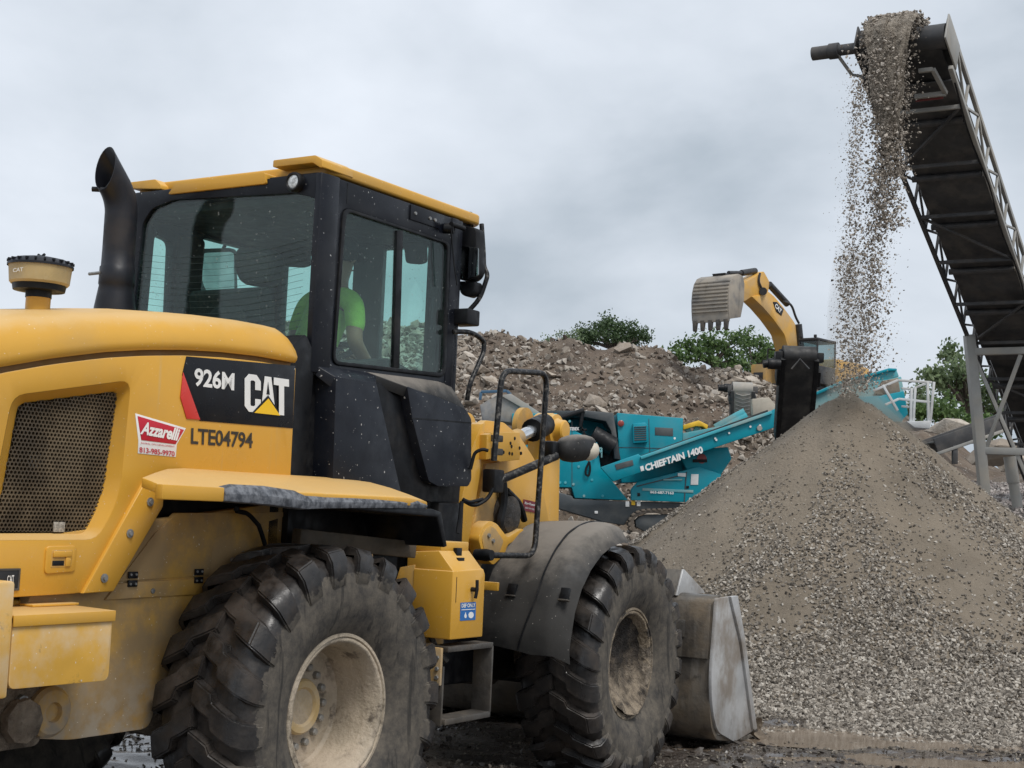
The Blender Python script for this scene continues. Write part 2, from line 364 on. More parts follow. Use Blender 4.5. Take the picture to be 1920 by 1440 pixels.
def decal_text(name, s, mat, parent, ll, lr, ul, lift, bold=.02, ital=0.0):
    """lettering stretched over the parallelogram ll-lr-ul (3-D points), lifted off the surface"""
    v, f = text_mesh(s, bold, ital); ll, lr, ul = Vector(ll), Vector(lr), Vector(ul); n = (lr-ll).cross(ul-ll).normalized()*lift
    me = bpy.data.meshes.new('mesh'); me.from_pydata([ll+(lr-ll)*float(a)+(ul-ll)*float(b)+n for a,b,_ in v], [], f); me.update(); me.shade_flat()
    return obj(name, me, mat, parent)
def decal_poly(name, pts, mat, parent, ll, lr, ul, lift, th=.0012):
    """flat decal: unit-box polygon(s) over the parallelogram, with a little thickness"""
    ll, lr, ul = Vector(ll), Vector(lr), Vector(ul); n = (lr-ll).cross(ul-ll).normalized(); bm = bmesh.new()
    for poly in (pts if isinstance(pts[0][0],(list,tuple)) else [pts]):
        a = [bm.verts.new(ll+(lr-ll)*x+(ul-ll)*y+n*lift) for x,y in poly]; b = [bm.verts.new(ll+(lr-ll)*x+(ul-ll)*y+n*(lift-th)) for x,y in poly]
        bm.faces.new(a)
        for i in range(len(a)): bm.faces.new((a[i],b[i],b[(i+1)%len(a)],a[(i+1)%len(a)]))
    bm.normal_update(); bmesh.ops.triangulate(bm, faces=[f for f in bm.faces if len(f.verts) > 4], ngon_method='EAR_CLIP')
    return obj(name, fin(bm,0,smooth=0), mat, parent)
SQ = [(0,0),(1,0),(1,1),(0,1)]
CAT_C = [(.27,.60),(.27,.84),(.20,1),(.07,1),(0,.86),(0,.14),(.07,0),(.20,0),(.27,.16),(.27,.36),(.175,.36),(.175,.19),(.155,.16),(.11,.16),(.095,.19),(.095,.81),(.11,.84),(.155,.84),(.175,.81),(.175,.60)]
CAT_A = [(.36,0),(.45,1),(.60,1),(.70,0)]
CAT_AH = [(.522,.86),(.485,.52),(.56,.52)]
CAT_TO = [(.15,-.03),(.84,-.03),(.52,.50)]
CAT_T = [(.645,1),(.645,.80),(.765,.80),(.765,0),(.885,0),(.885,.80),(1.0,.80),(1.0,1)]
CAT_C = [(a*1.33,b) for a,b in CAT_C]
CAT_TRI = [(.20,-.015),(.79,-.015),(.52,.41)]
def cat_logo(parent, ll, lr, ul, lift):
    decal_poly('logo_letter', CAT_C, m_white, parent, ll, lr, ul, lift+.002); decal_poly('logo_letter', CAT_A, m_white, parent, ll, lr, ul, lift+.002)
    decal_poly('logo_letter', CAT_T, m_white, parent, ll, lr, ul, lift+.0055); decal_poly('logo_counter', CAT_AH, m_ink, parent, ll, lr, ul, lift+.0035)
    decal_poly('logo_outline', CAT_TO, m_ink, parent, ll, lr, ul, lift+.004); decal_poly('logo_triangle', CAT_TRI, m_lyel, parent, ll, lr, ul, lift+.0065)

# ================================================================ WHEEL LOADER
L = thing('wheel_loader', 'yellow articulated wheel loader with black cab and big mud-caked tyres in the foreground', 'wheel loader', (LX,LY,0), -PHI)
FLOC = Vector((0,WB/2,0))+Vector((-math.sin(ART)*WB/2, math.cos(ART)*WB/2, 0))
def part(name, me, mat, parent=None): return obj(name, me, mat, parent or L)
def fpart(name, me, mat): return obj(name, me, mat, L, FLOC, (0,0,ART))       # a part of the front half, turned with the steering
def mirror_x(poly): return poly

# ---- hood cover: lofted along y
XS = .765
G = [R(a,b,x=XS) for a,b in [(0,688),(100,671),(200,659),(275,655),(350,655),(420,659),(490,667),(561,680)]]
T = [R(a,b,x=.60) for a,b in [(0,590),(120,585),(250,583),(360,590),(440,600),(500,611),(545,621)]]
gy, gz_ = [-2.05]+[p.y for p in G], [G[0].z-.16]+[p.z for p in G]; ty, tz = [-2.05]+[p.y for p in T], [T[0].z-.13]+[p.z for p in T]
zg = lambda y: float(np.interp(y, gy, gz_)); zt = lambda y: float(np.interp(y, ty, tz))
Y1 = G[-1].y
def hood_section(y):
    g, t = zg(y), zt(y); k = 1.0
    e = max(0.0, (y-(Y1-.10))/.10); t -= .05*e*e; xo = .012*e*e
    half = [(.70,g),(.752-xo,g-.002),(XS-xo,g+.012),(XS+.002-xo,g+(t-g)*.22),(XS-.012-xo,g+(t-g)*.45),(.728-xo,g+(t-g)*.70),(.68-xo,g+(t-g)*.90),(.60,t),(.42,t+.018),(.2,t+.028)]
    return half+[(0,t+.03)]+[(-a,b) for a,b in half[::-1]]
bm = bmesh.new(); rings = []
for y in np.linspace(-2.05, Y1, 46): rings.append([bm.verts.new((a,y,b)) for a,b in hood_section(float(y))])
for A, B in zip(rings, rings[1:]):
    for i in range(len(A)-1): bm.faces.new((A[i],A[i+1],B[i+1],B[i]))
for rg_ in (rings[0], rings[-1]): bm.faces.new(rg_)
part('hood_cover', fin(bm, .006, bang=60), m_yel)
# shade put into the colour: brown seam on yellow, dark engine box behind grille
bm = bmesh.new()
ys = np.linspace(-2.0, Y1-.02, 30)
add_prism(bm, [(float(y), zg(float(y))+.02) for y in ys]+[(float(y), zg(float(y))-.10) for y in ys[::-1]], 'x', -.728, .728)
part('hood_seam', fin(bm,0), M('painted_gap_shade',(.22,.125,.035),.7,var=.2,dust=((.1,.07,.04),.5,5,.5)))
part('engine_bay', box((-.60,-1.9,1.25),(.60,.02,2.05)), M('dusty_engine_bay_darkness', (.035,.026,.019), .9, var=.5, vs=6, dust=((.14,.11,.07),.6,5,.6)))

# ---- hood side panel with grille opening
def side_outline(x):
    top = [(float(y), zg(float(y))-.027) for y in np.linspace(-2.0, Y1-.012, 26)]
    fr = R(545,893,x=x)
    return top+[(fr.y,fr.z)]+rp_([(318,893),(300,903),(268,945),(155,1112),(-40,1124)],x)+[(-2.0,1.19)]
gr_in = rnd(rp_([(-14,1000),(6,925),(37,757),(222,734),(196,912),(183,950),(158,999)],.70),[.03,.02,.035,.03,.05,.05,.03])
gr_out = rnd(rp_([(-40,1013),(-12,925),(24,742),(246,713),(226,915),(212,958),(182,1012)],.757),[.05,.04,.06,.06,.1,.1,.06])
sp = part('hood_side_panel', holed(side_outline(.757), [gr_out], 'x', .715, .757, .004), m_yel)
bm = bmesh.new(); n = len(gr_in); A = [bm.verts.new((.7555,*p)) for p in gr_out]; B = [bm.verts.new((.690,*p)) for p in gr_in]
for i in range(n): bm.faces.new((A[i],A[(i+1)%n],B[(i+1)%n],B[i]))
obj('grille_recess', fin(bm,0,smooth=60), m_yel, sp)
pit = .0182; hv, hf = [], []
y0, y1 = min(p[0] for p in gr_in), max(p[0] for p in gr_in); z0, z1 = min(p[1] for p in gr_in), max(p[1] for p in gr_in)
for r_ in range(int((z1-z0)/(pit*.866))+2):
    for c_ in range(int((y1-y0)/pit)+2):
        cy, cz = y0+(c_+.5*(r_%2))*pit, z0+r_*pit*.866
        if not inside((cy,cz), gr_in): continue
        b0 = len(hv)
        for rad, x in ((pit*.578,.697),(pit*.405,.697),(pit*.405,.685)):
            for k in range(6):
                q = math.radians(30+60*k); hv.append((x, cy+rad*math.cos(q), cz+rad*math.sin(q)))
        for k in range(6):
            k2 = (k+1)%6; hf.append((b0+k,b0+k2,b0+6+k2,b0+6+k)); hf.append((b0+6+k,b0+6+k2,b0+12+k2,b0+12+k))
me = bpy.data.meshes.new('mesh'); me.from_pydata(hv,[],hf); me.update()
tag(obj('grille_mesh', me, M('grille_steel', (.085,.062,.036), .6, .1, var=.35, vs=4, dust=((.20,.15,.09),.6,4,.55)), sp), kind='stuff')
obj('grille_label', box((.698,R(108,988,x=.70).y-.022,R(108,988,x=.70).z-.02),(.703,R(108,988,x=.70).y+.035,R(108,988,x=.70).z+.02),.001), M('faded_label',(.34,.31,.26),.7,var=.4,vs=90), sp)
c_ = R(65,865,x=.66); obj('inner_tag', box((.655,c_.y-.03,c_.z-.03),(.66,c_.y+.03,c_.z+.03),.001), m_white, sp)
obj('radiator_core', box((.60,-1.62,1.42),(.62,-1.02,2.05),.0), M('radiator_dust', (.07,.05,.032), .9, var=.5, vs=9, dust=((.3,.25,.17),.8,5,.6)), L)
c = R(112,1048,x=.757)
hd = obj('latch_surround', prism(rnd([(c.y-.075,c.z-.058),(c.y+.078,c.z-.05),(c.y+.078,c.z+.052),(c.y-.075,c.z+.05)],.02),'x',.752,.765,.003), m_yel, sp)
obj('latch_recess', prism(rnd([(c.y-.05,c.z-.035),(c.y+.055,c.z-.032),(c.y+.055,c.z+.038),(c.y-.05,c.z+.036)],.008),'x',.757,.7665,.002), m_yeld, sp)
obj('latch_handle', boxes([((.765,c.y-.045,c.z+.008),(.774,c.y+.048,c.z+.032)),((.765,c.y+.02,c.z-.03),(.772,c.y+.045,c.z+.008))],.003), m_yel, sp)
obj('latch_slot', box((.7655,c.y-.044,c.z-.026),(.7680,c.y+.014,c.z-.006),.001), m_dark, sp)
c = R(10,1088,x=.757)
pl = obj('maker_plate', box((.757,c.y-.20,c.z-.04),(.764,c.y+.062,c.z+.045),.003), m_blklab, sp)
obj('plate_rim', holed([(c.y-.20,c.z-.04),(c.y+.062,c.z-.04),(c.y+.062,c.z+.045),(c.y-.20,c.z+.045)],[[(c.y-.19,c.z-.032),(c.y+.054,c.z-.032),(c.y+.054,c.z+.037),(c.y-.19,c.z+.037)]],'x',.762,.766,.001), m_stl, pl)
decal_text('plate_lettering','CAT',m_white,pl,R(13,1093,x=.765),R(26,1092,x=.765),R(13,1079,x=.765),.002,.02)
# diagonal trim strip with bolts
st = part('trim_strip', prism(rp_([(274,901),(309,903),(306,950),(213,1109),(156,1113)],.775),'x',.74,.775,.004), m_yel)
for a, b in [(281,941),(243,1000),(195,1084)]:
    c = R(a,b,x=.775); obj('bolt', lathe([(.776,.0),(.776,.019),(.780,.019),(.781,.011),(.788,.010),(.788,0)],'x',(0,c.y,c.z),10), m_bolt, st)
# left side panel (far side)
part('hood_side_panel', prism(side_outline(.757),'x',-.757,-.715,.004), m_yel)
# front face of the hood side (dark gap to the cab)
part('firewall', box((-.70,.02,1.3),(.70,.10,2.3)), m_dark)

# ---- decals on the hood side
p4 = [R(a,b,x=.757) for a,b in [(349,668),(553,686),(548,803),(374,789)]]
def on4(P): # bilinear over the decal
    return lambda u,v: P[3].lerp(P[2],u).lerp(P[0].lerp(P[1],u),v)
dec = prism([(p.y,p.z) for p in p4]+[(R(341,703,x=.757).y,R(341,703,x=.757).z)],'x',.757,.7600,.0004)
db = obj('model_decal', dec, m_ink, sp)
rd = [R(a,b,x=.76) for a,b in [(343,698),(375,787),(350,785),(338,745)]]
obj('decal_stripe', prism([(p.y,p.z) for p in rd],'x',.7585,.7622,.0004), m_red, sp)
P_ = lambda a,b: R(a,b,x=.760)
decal_text('model_number', '926M', m_white, db, P_(363,724), P_(438,733), P_(364,689), .003, .028)
cat_logo(db, P_(458,771), P_(540,780), P_(458,700), .001)
decal_text('serial_number', 'LTE04794', m_stencil, sp, R(357,833,x=.757), R(473,841,x=.757), R(358,802,x=.757), .0025, .022)
# company sticker
A_ = lambda a,b: R(a,b,x=.757)
wv = [A_(*p) for p in [(253,775),(348,803),(331,833),(329,857),(258,850),(259,826)]]
stk = obj('company_sticker', prism([(p.y,p.z) for p in wv],'x',.757,.7592,.0004), m_white, sp)
rv_ = [A_(*p) for p in [(257,780),(344,806),(328,833),(264,825)]]
obj('sticker_red_field', prism([(p.y,p.z) for p in rv_],'x',.7585,.7612,.0004), m_crim, stk)
B_ = lambda a,b: R(a,b,x=.7612)
decal_text('company_name', 'Azzarelli', m_white, stk, B_(262,814), B_(334,827), B_(266,790), .0022, .035, .2)
decal_text('trade_line', 'PAVING | SITE DEVELOPMENT', m_crim, stk, R(264,833,x=.7592), R(327,840,x=.7592), R(264,829,x=.7592), .002, .0)
decal_text('phone_number', '813-985-9970', m_crim, stk, R(261,848,x=.7592), R(327,856,x=.7592), R(261,838,x=.7592), .002, .012)

# ---- chassis flank, hinged door, counterweight
fl = part('chassis_flank', prism(rnd(rp_([(110,1000),(620,930),(700,1000),(700,1120),(430,1200),(300,1290),(281,1366),(131,1388),(-60,1380)],.70),[.02]*6+[.05,.04,.02]),'x',.64,.70,.006), m_yeld)
part('chassis_flank', prism(rp_([(110,1000),(620,930),(700,1120),(281,1366),(131,1388),(-60,1380)],.70),'x',-.70,-.64,.006), m_yeld)
part('chassis_core', box((-.62,-1.7,.75),(.62,1.2,1.62),.02), m_dark)
dp = part('service_door', prism(rp_([(222,1090),(392,1079),(400,1010),(560,960),(330,962),(290,1000)],.703),'x',.68,.7065,.003), m_yeld)
part('door_flange', prism(rp_([(198,1125),(386,1114),(392,1083),(222,1094)],.712),'x',.69,.712,.003), m_yeld)
for a, b in [(248,1086),(372,1080)]:
    c = R(a,b,x=.712); h_ = obj('hinge', boxes([((.711,c.y-.026,c.z+.004),(.719,c.y+.026,c.z+.032)),((.711,c.y-.026,c.z-.032),(.719,c.y+.026,c.z-.004))],.002), m_dark, dp)
    for dy in (-.015,.015):
        for dz in (-.02,.02): obj('bolt', lathe([(.718,0),(.718,.006),(.723,.005),(.723,0)],'x',(0,c.y+dy,c.z+dz),8), m_bolt, h_)
for a, b in [(286,1108),(437,1050),(458,1038)]:
    c = R(a,b,x=.712); obj('bolt', lathe([(.705,0),(.705,.013),(.718,.011),(.72,0)],'x',(0,c.y,c.z),8), m_bolt, dp)
cw = part('counterweight', prism([(-.98,-2.0),(.98,-2.0),(.98,-1.69),(.66,-1.66),(.66,-1.2),(-.66,-1.2),(-.66,-1.66),(-.98,-1.69)],'z',.70,1.18,.02), m_yelm)
z_l, z_b, yb0, yb1 = 1.155, .888, -1.665, -1.19
bx_ = part('battery_box', prism(rnd([(yb0,z_b),(yb1,z_b-.004),(yb1,z_l-.03),(yb0,z_l-.03)],[.03,.03,.005,.005]),'x',.68,.995,.006), m_yelm)
obj('box_lid', prism([(.66,z_l+.005),(1.005,z_l),(1.005,z_l-.042),(.997,z_l-.042),(.997,z_l-.012),(.66,z_l-.01)],'y',yb0-.005,yb1+.008,.003), m_yel, bx_)
obj('lid_strap', box((.70,-1.40,z_l+.004),(.78,-1.17,z_l+.014),.003), m_yel, bx_)
part('rear_post', box((.70,-2.02,.86),(1.02,yb0-.02,1.28),.012), m_yelm)
c = R(95,1335,x=.80)
tb = part('tow_boss', lathe([(.70,.0),(.70,.105),(.80,.10),(.815,.085),(.82,.04),(.80,.035),(.80,0)],'x',(0,c.y,c.z),24), M('mud_smeared_yellow',(.45,.26,.06),.7,var=.2,vs=8,dust=((.33,.27,.20),.8,7,.47),stain=((.035,.028,.022),7,.52)))
obj('mud_clump', lathe([(.78,.0),(.79,.09),(.825,.085),(.835,.05),(.83,0)],'x',(0,c.y-.14,c.z-.02),9,smooth=20), m_mud, tb)
part('tow_lug', prism(rnd([(c.y-.35,c.z-.13),(c.y-.02,c.z-.13),(c.y-.02,c.z+.11),(c.y-.35,c.z+.11)],.04),'x',.70,.78,.01), m_mud)
obj('bolt', lathe([(.78,0),(.78,.028),(.80,.025),(.80,0)],'x',(0,R(38,1315,x=.78).y,R(38,1315,x=.78).z),8), m_bolt, tb)

# ---- exhaust stack and pre-cleaner
ex = R(215,583,y=-.02); ex2 = R(221,420,y=-.02)
bm = bmesh.new(); ax = Vector((ex.x,ex.y,2.38)); e2 = Vector((ex2.x,ex2.y,ex2.z))
pxe = abs(R(215,500,y=-.02).z-R(215,501,y=-.02).z); rb = 38*pxe; rt = 29.5*pxe
zt_ = R(205,285,y=-.02).z
tipd = Vector((-.42,-.50,.6)).normalized()
bm = bmesh.new(); rings = []; seg = 28
def ring(c, d, r, r2=None):
    d = d.normalized(); s = d.cross(Vector((0,1,0))).normalized(); u = s.cross(d)
    return [bm.verts.new(c+(s*math.cos(q)+u*math.sin(q))*r) for q in (2*math.pi*k/seg for k in range(seg))]
up = Vector((0,0,1))
ze = lambda py_: R(215,py_,y=-.02).z
zb_, zm = 2.30, ze(402)
for z, r in ((zb_,41*pxe),(ze(583),38*pxe),(ze(552),33.5*pxe),(ze(537),31*pxe),(ze(535),32.5*pxe),(ze(503),32*pxe),(ze(501),30*pxe),(ze(470),29.5*pxe),(zm,rt)): rings.append(ring(Vector((ex.x,ex.y,z)), up, r))
cc = Vector((ex.x,ex.y,zm))
for i in range(1,8):
    a = i/7*math.radians(40); dd = (up*math.cos(a)+Vector((-.10,-.995,0))*math.sin(a)); cc = cc+dd*.024; rings.append(ring(cc, dd, rt))
# slanted cut: project the last ring on a plane
last = [v.co.copy() for v in rings[-1]]; nrm = Vector((-.12,-.98,.10)).normalized(); pc = cc+dd*.085
tip = [bm.verts.new(p+dd*((pc-p).dot(nrm)/dd.dot(nrm))) for p in last]; rings.append(tip)
inn = [bm.verts.new(v.co+(pc-v.co)*.05) for v in tip]; rings.append(inn)
dp_ = [bm.verts.new(p+(cc-p)*.07-dd*.1) for p in last]; rings.append(dp_)
low = [bm.verts.new(Vector((ex.x,ex.y,zm-.1))+(p-cc)*.9) for p in last]; rings.append(low)
for A, B in zip(rings, rings[1:]):
    for k in range(seg): bm.faces.new((A[k],A[(k+1)%seg],B[(k+1)%seg],B[k]))
bm.faces.new(low)
es_ = part('exhaust_stack', fin(bm,0,smooth=50), m_exh)
obj('clamp_bolt', tube([(ex.x-.125,ex.y-.075,ze(516)),(ex.x-.03,ex.y-.085,ze(516))],.009,8), m_bolt, es_)
obj('stack_bracket', tube([(ex.x-.12,ex.y-.10,zm+.12),(ex.x-.06,ex.y-.06,zm+.12)],.014,8), m_exh, es_)
pc_ = R(70,585,y=-1.15); x0 = pc_.x
zz = lambda b: R(70,b,y=-1.15).z
pxm = abs(zz(500)-zz(501)); wr = lambda a,b: abs(a-b)/2*pxm
r1 = wr(15,127)
pre = part('air_precleaner', lathe([(zz(592)-.15,wr(44,88)),(zz(556),wr(44,88)),(zz(555),0)],'z',(x0,-1.15,0),28), m_yel)
obj('precleaner_collar', lathe([(zz(559),wr(43,89.5)),(zz(547),wr(43,89.5)),(zz(546),wr(22,114)),(zz(535),wr(20,116)),(zz(533),0)],'z',(x0,-1.15,0),28), m_dark, pre)
obj('precleaner_bowl', lathe([(zz(535),0),(zz(535),wr(20,120)),(zz(531),wr(17,124)),(zz(500),wr(14,127)),(zz(498),0)],'z',(x0,-1.15,0),32), m_amber, pre)
obj('precleaner_cap', lathe([(zz(502),wr(12,130)),(zz(498),wr(12,130)),(zz(494),wr(16,126)),(zz(488),wr(24,118)),(zz(484),wr(45,98)),(zz(484),0)],'z',(x0,-1.15,0),32), m_exh, pre)
for i in range(22):
    q = i/22*2*math.pi; rr = wr(15,127)
    obj('cap_rib', box((-.004,-.012,-.006),(.004,.012,.006),.0015) if i == 0 else bpy.data.objects['cap_rib'].data, m_dark, pre, (x0+rr*.97*math.cos(q),-1.15+rr*.97*math.sin(q),zz(493)), (0,0,q-math.pi/2))
obj('wing_nut', tubes([([(x0,-1.15,zz(486)),(x0,-1.15,zz(480))],.008),([(x0-.02,-1.15,zz(478)),(x0,-1.15,zz(482)),(x0+.02,-1.15,zz(478))],.006)]), m_dark, pre)
decal_text('bowl_mark', 'CAT', m_white, pre, (x0-.01,-1.15-r1*.99,zz(520)), (x0+.05,-1.15-r1*.97,zz(519)), (x0-.01,-1.15-r1*.99,zz(513)), .004, .01)

# ---- cab
CX, CY0, CY1, CZ0, CZ1 = .70, .30, 1.50, 2.30, 3.26
def cpart(name, me, mat): return obj(name, me, mat, L)
win_out = rnd([(-.64,2.28),(.665,2.28),(.69,3.25),(-.66,3.25)],.02)
wo = [(p.x,p.z) for p in (R(a,b,y=CY0) for a,b in [(588,655),(592,620),(606,400),(598,374),(560,363),(330,376),(290,392),(272,420),(254,600)])]
wo = rnd(wo+[( -.585,2.34),(.66,2.34)],.03)
cpart('rear_wall', holed([(-.70,2.28),(.70,2.28),(.70,3.26),(-.70,3.26)],[wo],'y',CY0-.02,CY0+.05,.006), m_blk)
cpart('rear_window', prism(wo,'y',CY0-.004,CY0+.002,0), m_glass)
# wiper + heater lines on the rear glass (fine printed wires)
hw = []
for i in range(15):
    z = 2.42+i*.034; hw.append(([(x_,CY0-.006,z+.05*(x_/.6)**2-.02) for x_ in np.linspace(-.57,.60,7)],.0008))
tag(cpart('demister_wires', tubes(hw,4), M('printed_wire',(.03,.05,.045),.5)), kind='stuff')
# right side: door frame with window
dw = rnd(rp_([(642,388),(843,455),(834,708),(622,683)],CX),[.06,.05,.06,.05])
dwi = rnd(rp_([(648,396),(838,458),(830,700),(627,677)],CX),[.05,.04,.05,.04])
cpart('side_wall', holed([(CY0,CZ0-.06),(CY1,CZ0-.06),(CY1+.01,3.26),(CY0,3.26)],[dw],'x',.64,CX,.006), m_blk)
gf = cpart('window_gasket', holed(dw,[dwi],'x',.655,CX+.008,.003), m_dark)
cpart('side_window', prism(dwi,'x',CX-.012,CX-.006,0), m_glass)
mull = rp_([(744,432),(755,432),(748,690),(737,690)],CX)
cpart('window_mullion', prism(mull,'x',CX-.02,CX+.004,.002), m_dark)
# left side: wall with two windows, and front
wl = [rnd([(.43,2.20),(.625,2.20),(.60,3.05),(.46,3.07)],.04),rnd([(.83,2.05),(1.44,2.05),(1.44,3.12),(.83,3.12)],.05)]
cpart('side_wall', holed([(CY0,2.0),(CY1,2.0),(CY1,3.26),(CY0,3.26)],wl,'x',-CX,-.64,.006), m_blk)
for h_ in wl: cpart('side_window', prism(h_,'x',-.672,-.666,0), m_glass)
fw = rnd([(-.60,2.02),(.60,2.02),(.60,3.12),(-.60,3.12)],.06)
cpart('front_wall', holed([(-.70,1.9),(.70,1.9),(.70,3.26),(-.70,3.26)],[fw],'y',CY1,CY1+.06,.006), m_blk)
cpart('windscreen', prism(fw,'y',CY1+.027,CY1+.033,0), m_glass)
cpart('headliner', box((-.64,CY0+.05,3.14),(.64,CY1,3.20),.01), m_int)
cpart('cab_floor', box((-.66,.2,1.55),(.66,CY1,1.75),.01), m_int)
# seams and details on the side header
for px_ in (652,): cpart('panel_seam', prism(rp_([(651,343),(653,343),(652,382),(650,382)],CX),'x',CX-.002,CX+.0015,0), m_dark)
c = R(800,407,x=CX); cpart('lamp_bracket_plate', box((CX,c.y-.16,c.z-.045),(CX+.008,c.y+.12,c.z+.04),.003), m_blk)
for d in (-.12,.02,.07):
    cpart('bolt', lathe([(CX+.008,0),(CX+.008,.011),(CX+.015,.009),(CX+.015,0)],'x',(0,c.y+d,c.z-.004),8), m_bolt)
cpart('washer_nozzle', tubes([([(CX,c.y+.18,c.z-.03),(CX+.05,c.y+.20,c.z-.03)],.03),([(CX+.05,c.y+.17,c.z-.01),(CX+.05,c.y+.30,c.z-.01)],.015)],10), m_dark)
cpart('antenna_wire', tube([R(846,430,x=.76),R(848,460,x=.76),R(852,500,x=.765),R(857,535,x=.77)],.0045,6), m_dark)
c = R(822,600,x=CX); cpart('window_handle', boxes([((CX-.06,c.y-.03,c.z-.11),(CX-.03,c.y+.0,c.z+.13))],.006), m_dark)
# roof
bm = bmesh.new()
add_prism(bm, rnd([(-.70,.36),(.655,.36),(.70,.42),(.70,1.74),(.62,1.80),(-.62,1.80),(-.70,1.74)],.04), 'z', 3.272, 3.335)
rp__ = fin(bm,.018,seg=3)
rt_o = cpart('roof_panel', rp__, m_yel)
zc_ = R(420,338,y=.36).z
obj('roof_rear_strip', prism(rnd([(R(325,346,y=.30).x,3.232),(R(507,338,y=.30).x,3.232),(R(505,321,y=.30).x,3.292),(R(340,330,y=.30).x,3.292)],.012),'y',.265,.47,.012), m_yel, rt_o)
obj('roof_corner_lip', prism(rnd([(R(511,318,y=.27).x,3.315),(.64,3.315),(.69,3.285),(.705,3.285),(.70,3.325),(.655,3.352),(R(512,306,y=.27).x,3.352)],.008),'y',.27,.52,.010), m_yel, rt_o)
obj('roof_corner_lip', prism(rnd([(-.70,3.30),(R(322,344,y=.38).x,3.275),(R(322,336,y=.38).x,3.30),(-.50,3.335),(-.70,3.335)],.008),'y',.30,.52,.008), m_yel, rt_o)
obj('roof_vent', lathe([(3.33,.13),(3.35,.12),(3.358,.08),(3.36,0)],'z',(.45,.75,0),24), m_yel, rt_o)
cpart('roof_housing', box((-.66,.30,3.18),(.66,1.72,3.274),.012), m_blk)
c = R(548,340,y=.24)
lh = cpart('work_lamp', lathe([(.31,.03),(.29,.050),(.250,.052),(.238,.046),(.238,.038),(.246,.034)],'y',(c.x,0,c.z),24), m_dark)
obj('lamp_lens', lathe([(.247,.040),(.242,.026),(.240,0)],'y',(c.x,0,c.z),24), m_lamp, lh)
# rear corner pillar faces (flat outer strips give the posts their depth)
cpart('rear_pillar', prism([(.662,CY0-.03),(.702,CY0-.03),(.712,CY0+.02),(.712,CY0+.11),(.69,CY0+.11),(.69,CY0+.03),(.662,CY0+.02)],'z',2.25,3.262,.008), m_blk)
cpart('front_pillar', prism([(.64,CY1-.06),(.706,CY1-.06),(.708,CY1+.01),(.66,CY1+.06),(.62,CY1+.05)],'z',2.2,3.262,.008), m_blk)
# ---- lower cab body
cl = part('cab_skirt', prism([(.10,1.34),(1.50,1.34),(1.72,1.62),(1.74,2.02),(1.60,2.26),(.30,2.30),(.10,2.30)],'x',-.66,.66,.02), m_dark)
sk = part('cab_side_panel', prism(rnd(rp_([(630,706),(706,719),(750,915),(756,940),(624,905)],.79),.012),'x',.60,.79,.010), m_blkp)
def slope_top(name, lo, hi, x0_, x1_, mat):
    """a sloping sill: lower line lo on plane x0_, upper line hi on plane x1_"""
    bm = bmesh.new(); a = [bm.verts.new(R(*p,x=x0_)) for p in lo]; b = [bm.verts.new(R(*p,x=x1_)) for p in hi]
    a2 = [bm.verts.new(v.co-Vector((.03,0,.05))) for v in a]; b2_ = [bm.verts.new(v.co-Vector((0,0,.05))) for v in b]
    m_ = len(lo)
    for i in range(m_-1):
        bm.faces.new((a[i],a[i+1],b[i+1],b[i])); bm.faces.new((a2[i],a2[i+1],a[i+1],a[i])); bm.faces.new((b2_[i],b2_[i+1],b[i+1],b[i]))
    bm.faces.new((a[0],b[0],b2_[0],a2[0])); bm.faces.new((a[-1],b[-1],b2_[-1],a2[-1]))
    return obj(name, fin(bm,.006), mat, sk)
slope_top('panel_sill', [(630,707),(668,712),(706,720)], [(592,684),(640,690),(706,700)], .788, .70, m_blkp)
bat = part('access_cover', prism(rnd(rp_([(763,724),(785,733),(815,742),(850,756),(874,768),(884,786),(884,900),(878,912),(822,912),(804,902),(788,842),(773,784)],.79),.014),'x',.60,.79,.010), m_blkp)
seamp = rp_([(771,782.5),(884,792),(884,794),(771.6,785)],.79)
obj('cover_seam', prism(seamp,'x',.785,.7915,0), m_dark, bat)
slope_top('cover_top', [(763,725),(785,733),(815,742),(850,756),(874,768)], [(684,696),(730,702),(780,708),(820,714),(845,722)], .788, .70, m_fend)
part('panel_channel', prism(rp_([(704,716),(764,724),(806,912),(812,942),(748,930)],.735),'x',.60,.735,.006), m_dark)
part('cab_corner_cover', prism(rnd([(.10,1.70),(.28,1.60),(.30,2.34),(.22,2.44),(.12,2.36)],.03),'x',.55,.70,.02), m_dark)

# ---- mirrors, grab rails on the cab
mr_ = part('mirror', prism(rnd([(p.x,p.z) for p in (R(a,b,y=1.66) for a,b in [(860,425),(903,430),(905,515),(893,529),(867,527)])],.03),'y',1.60,1.69,.02), m_dark)
obj('mirror_glass', prism(rnd([(p.x,p.z) for p in (R(a,b,y=1.60) for a,b in [(864,462),(898,465),(898,517),(868,525)])],.01),'y',1.592,1.601,.001), M('mirror_silver',(.30,.32,.32),.06,1,var=.3,vs=3), mr_)
m2_ = part('spot_mirror', prism(rnd([(p.x,p.z) for p in (R(a,b,y=1.68) for a,b in [(868,530),(902,530),(898,552),(886,560),(874,554)])],.02),'y',1.62,1.70,.015), m_dark)
part('mirror_arm', tubes([([R(903,420,y=1.72),R(907,480,y=1.72),R(907,500,y=1.72),R(915,515,y=1.72),R(900,560,y=1.70),R(874,588,y=1.66),R(860,592,y=1.62)],.014,.05),([R(880,400,y=1.72),R(882,425,y=1.70)],.02)],10), m_rail)
part('mirror_bracket', boxes([((.66,1.50,R(870,612,y=1.6).z),(.80,1.63,R(870,583,y=1.6).z))],.01), m_dark)
part('cab_grab_rail', tube([R(850,622,x=.74),R(885,622,x=.78),R(908,640,x=.78),R(907,660,x=.78),R(880,722,x=.78),R(876,750,x=.76)],.0145,10,.09), m_rail)
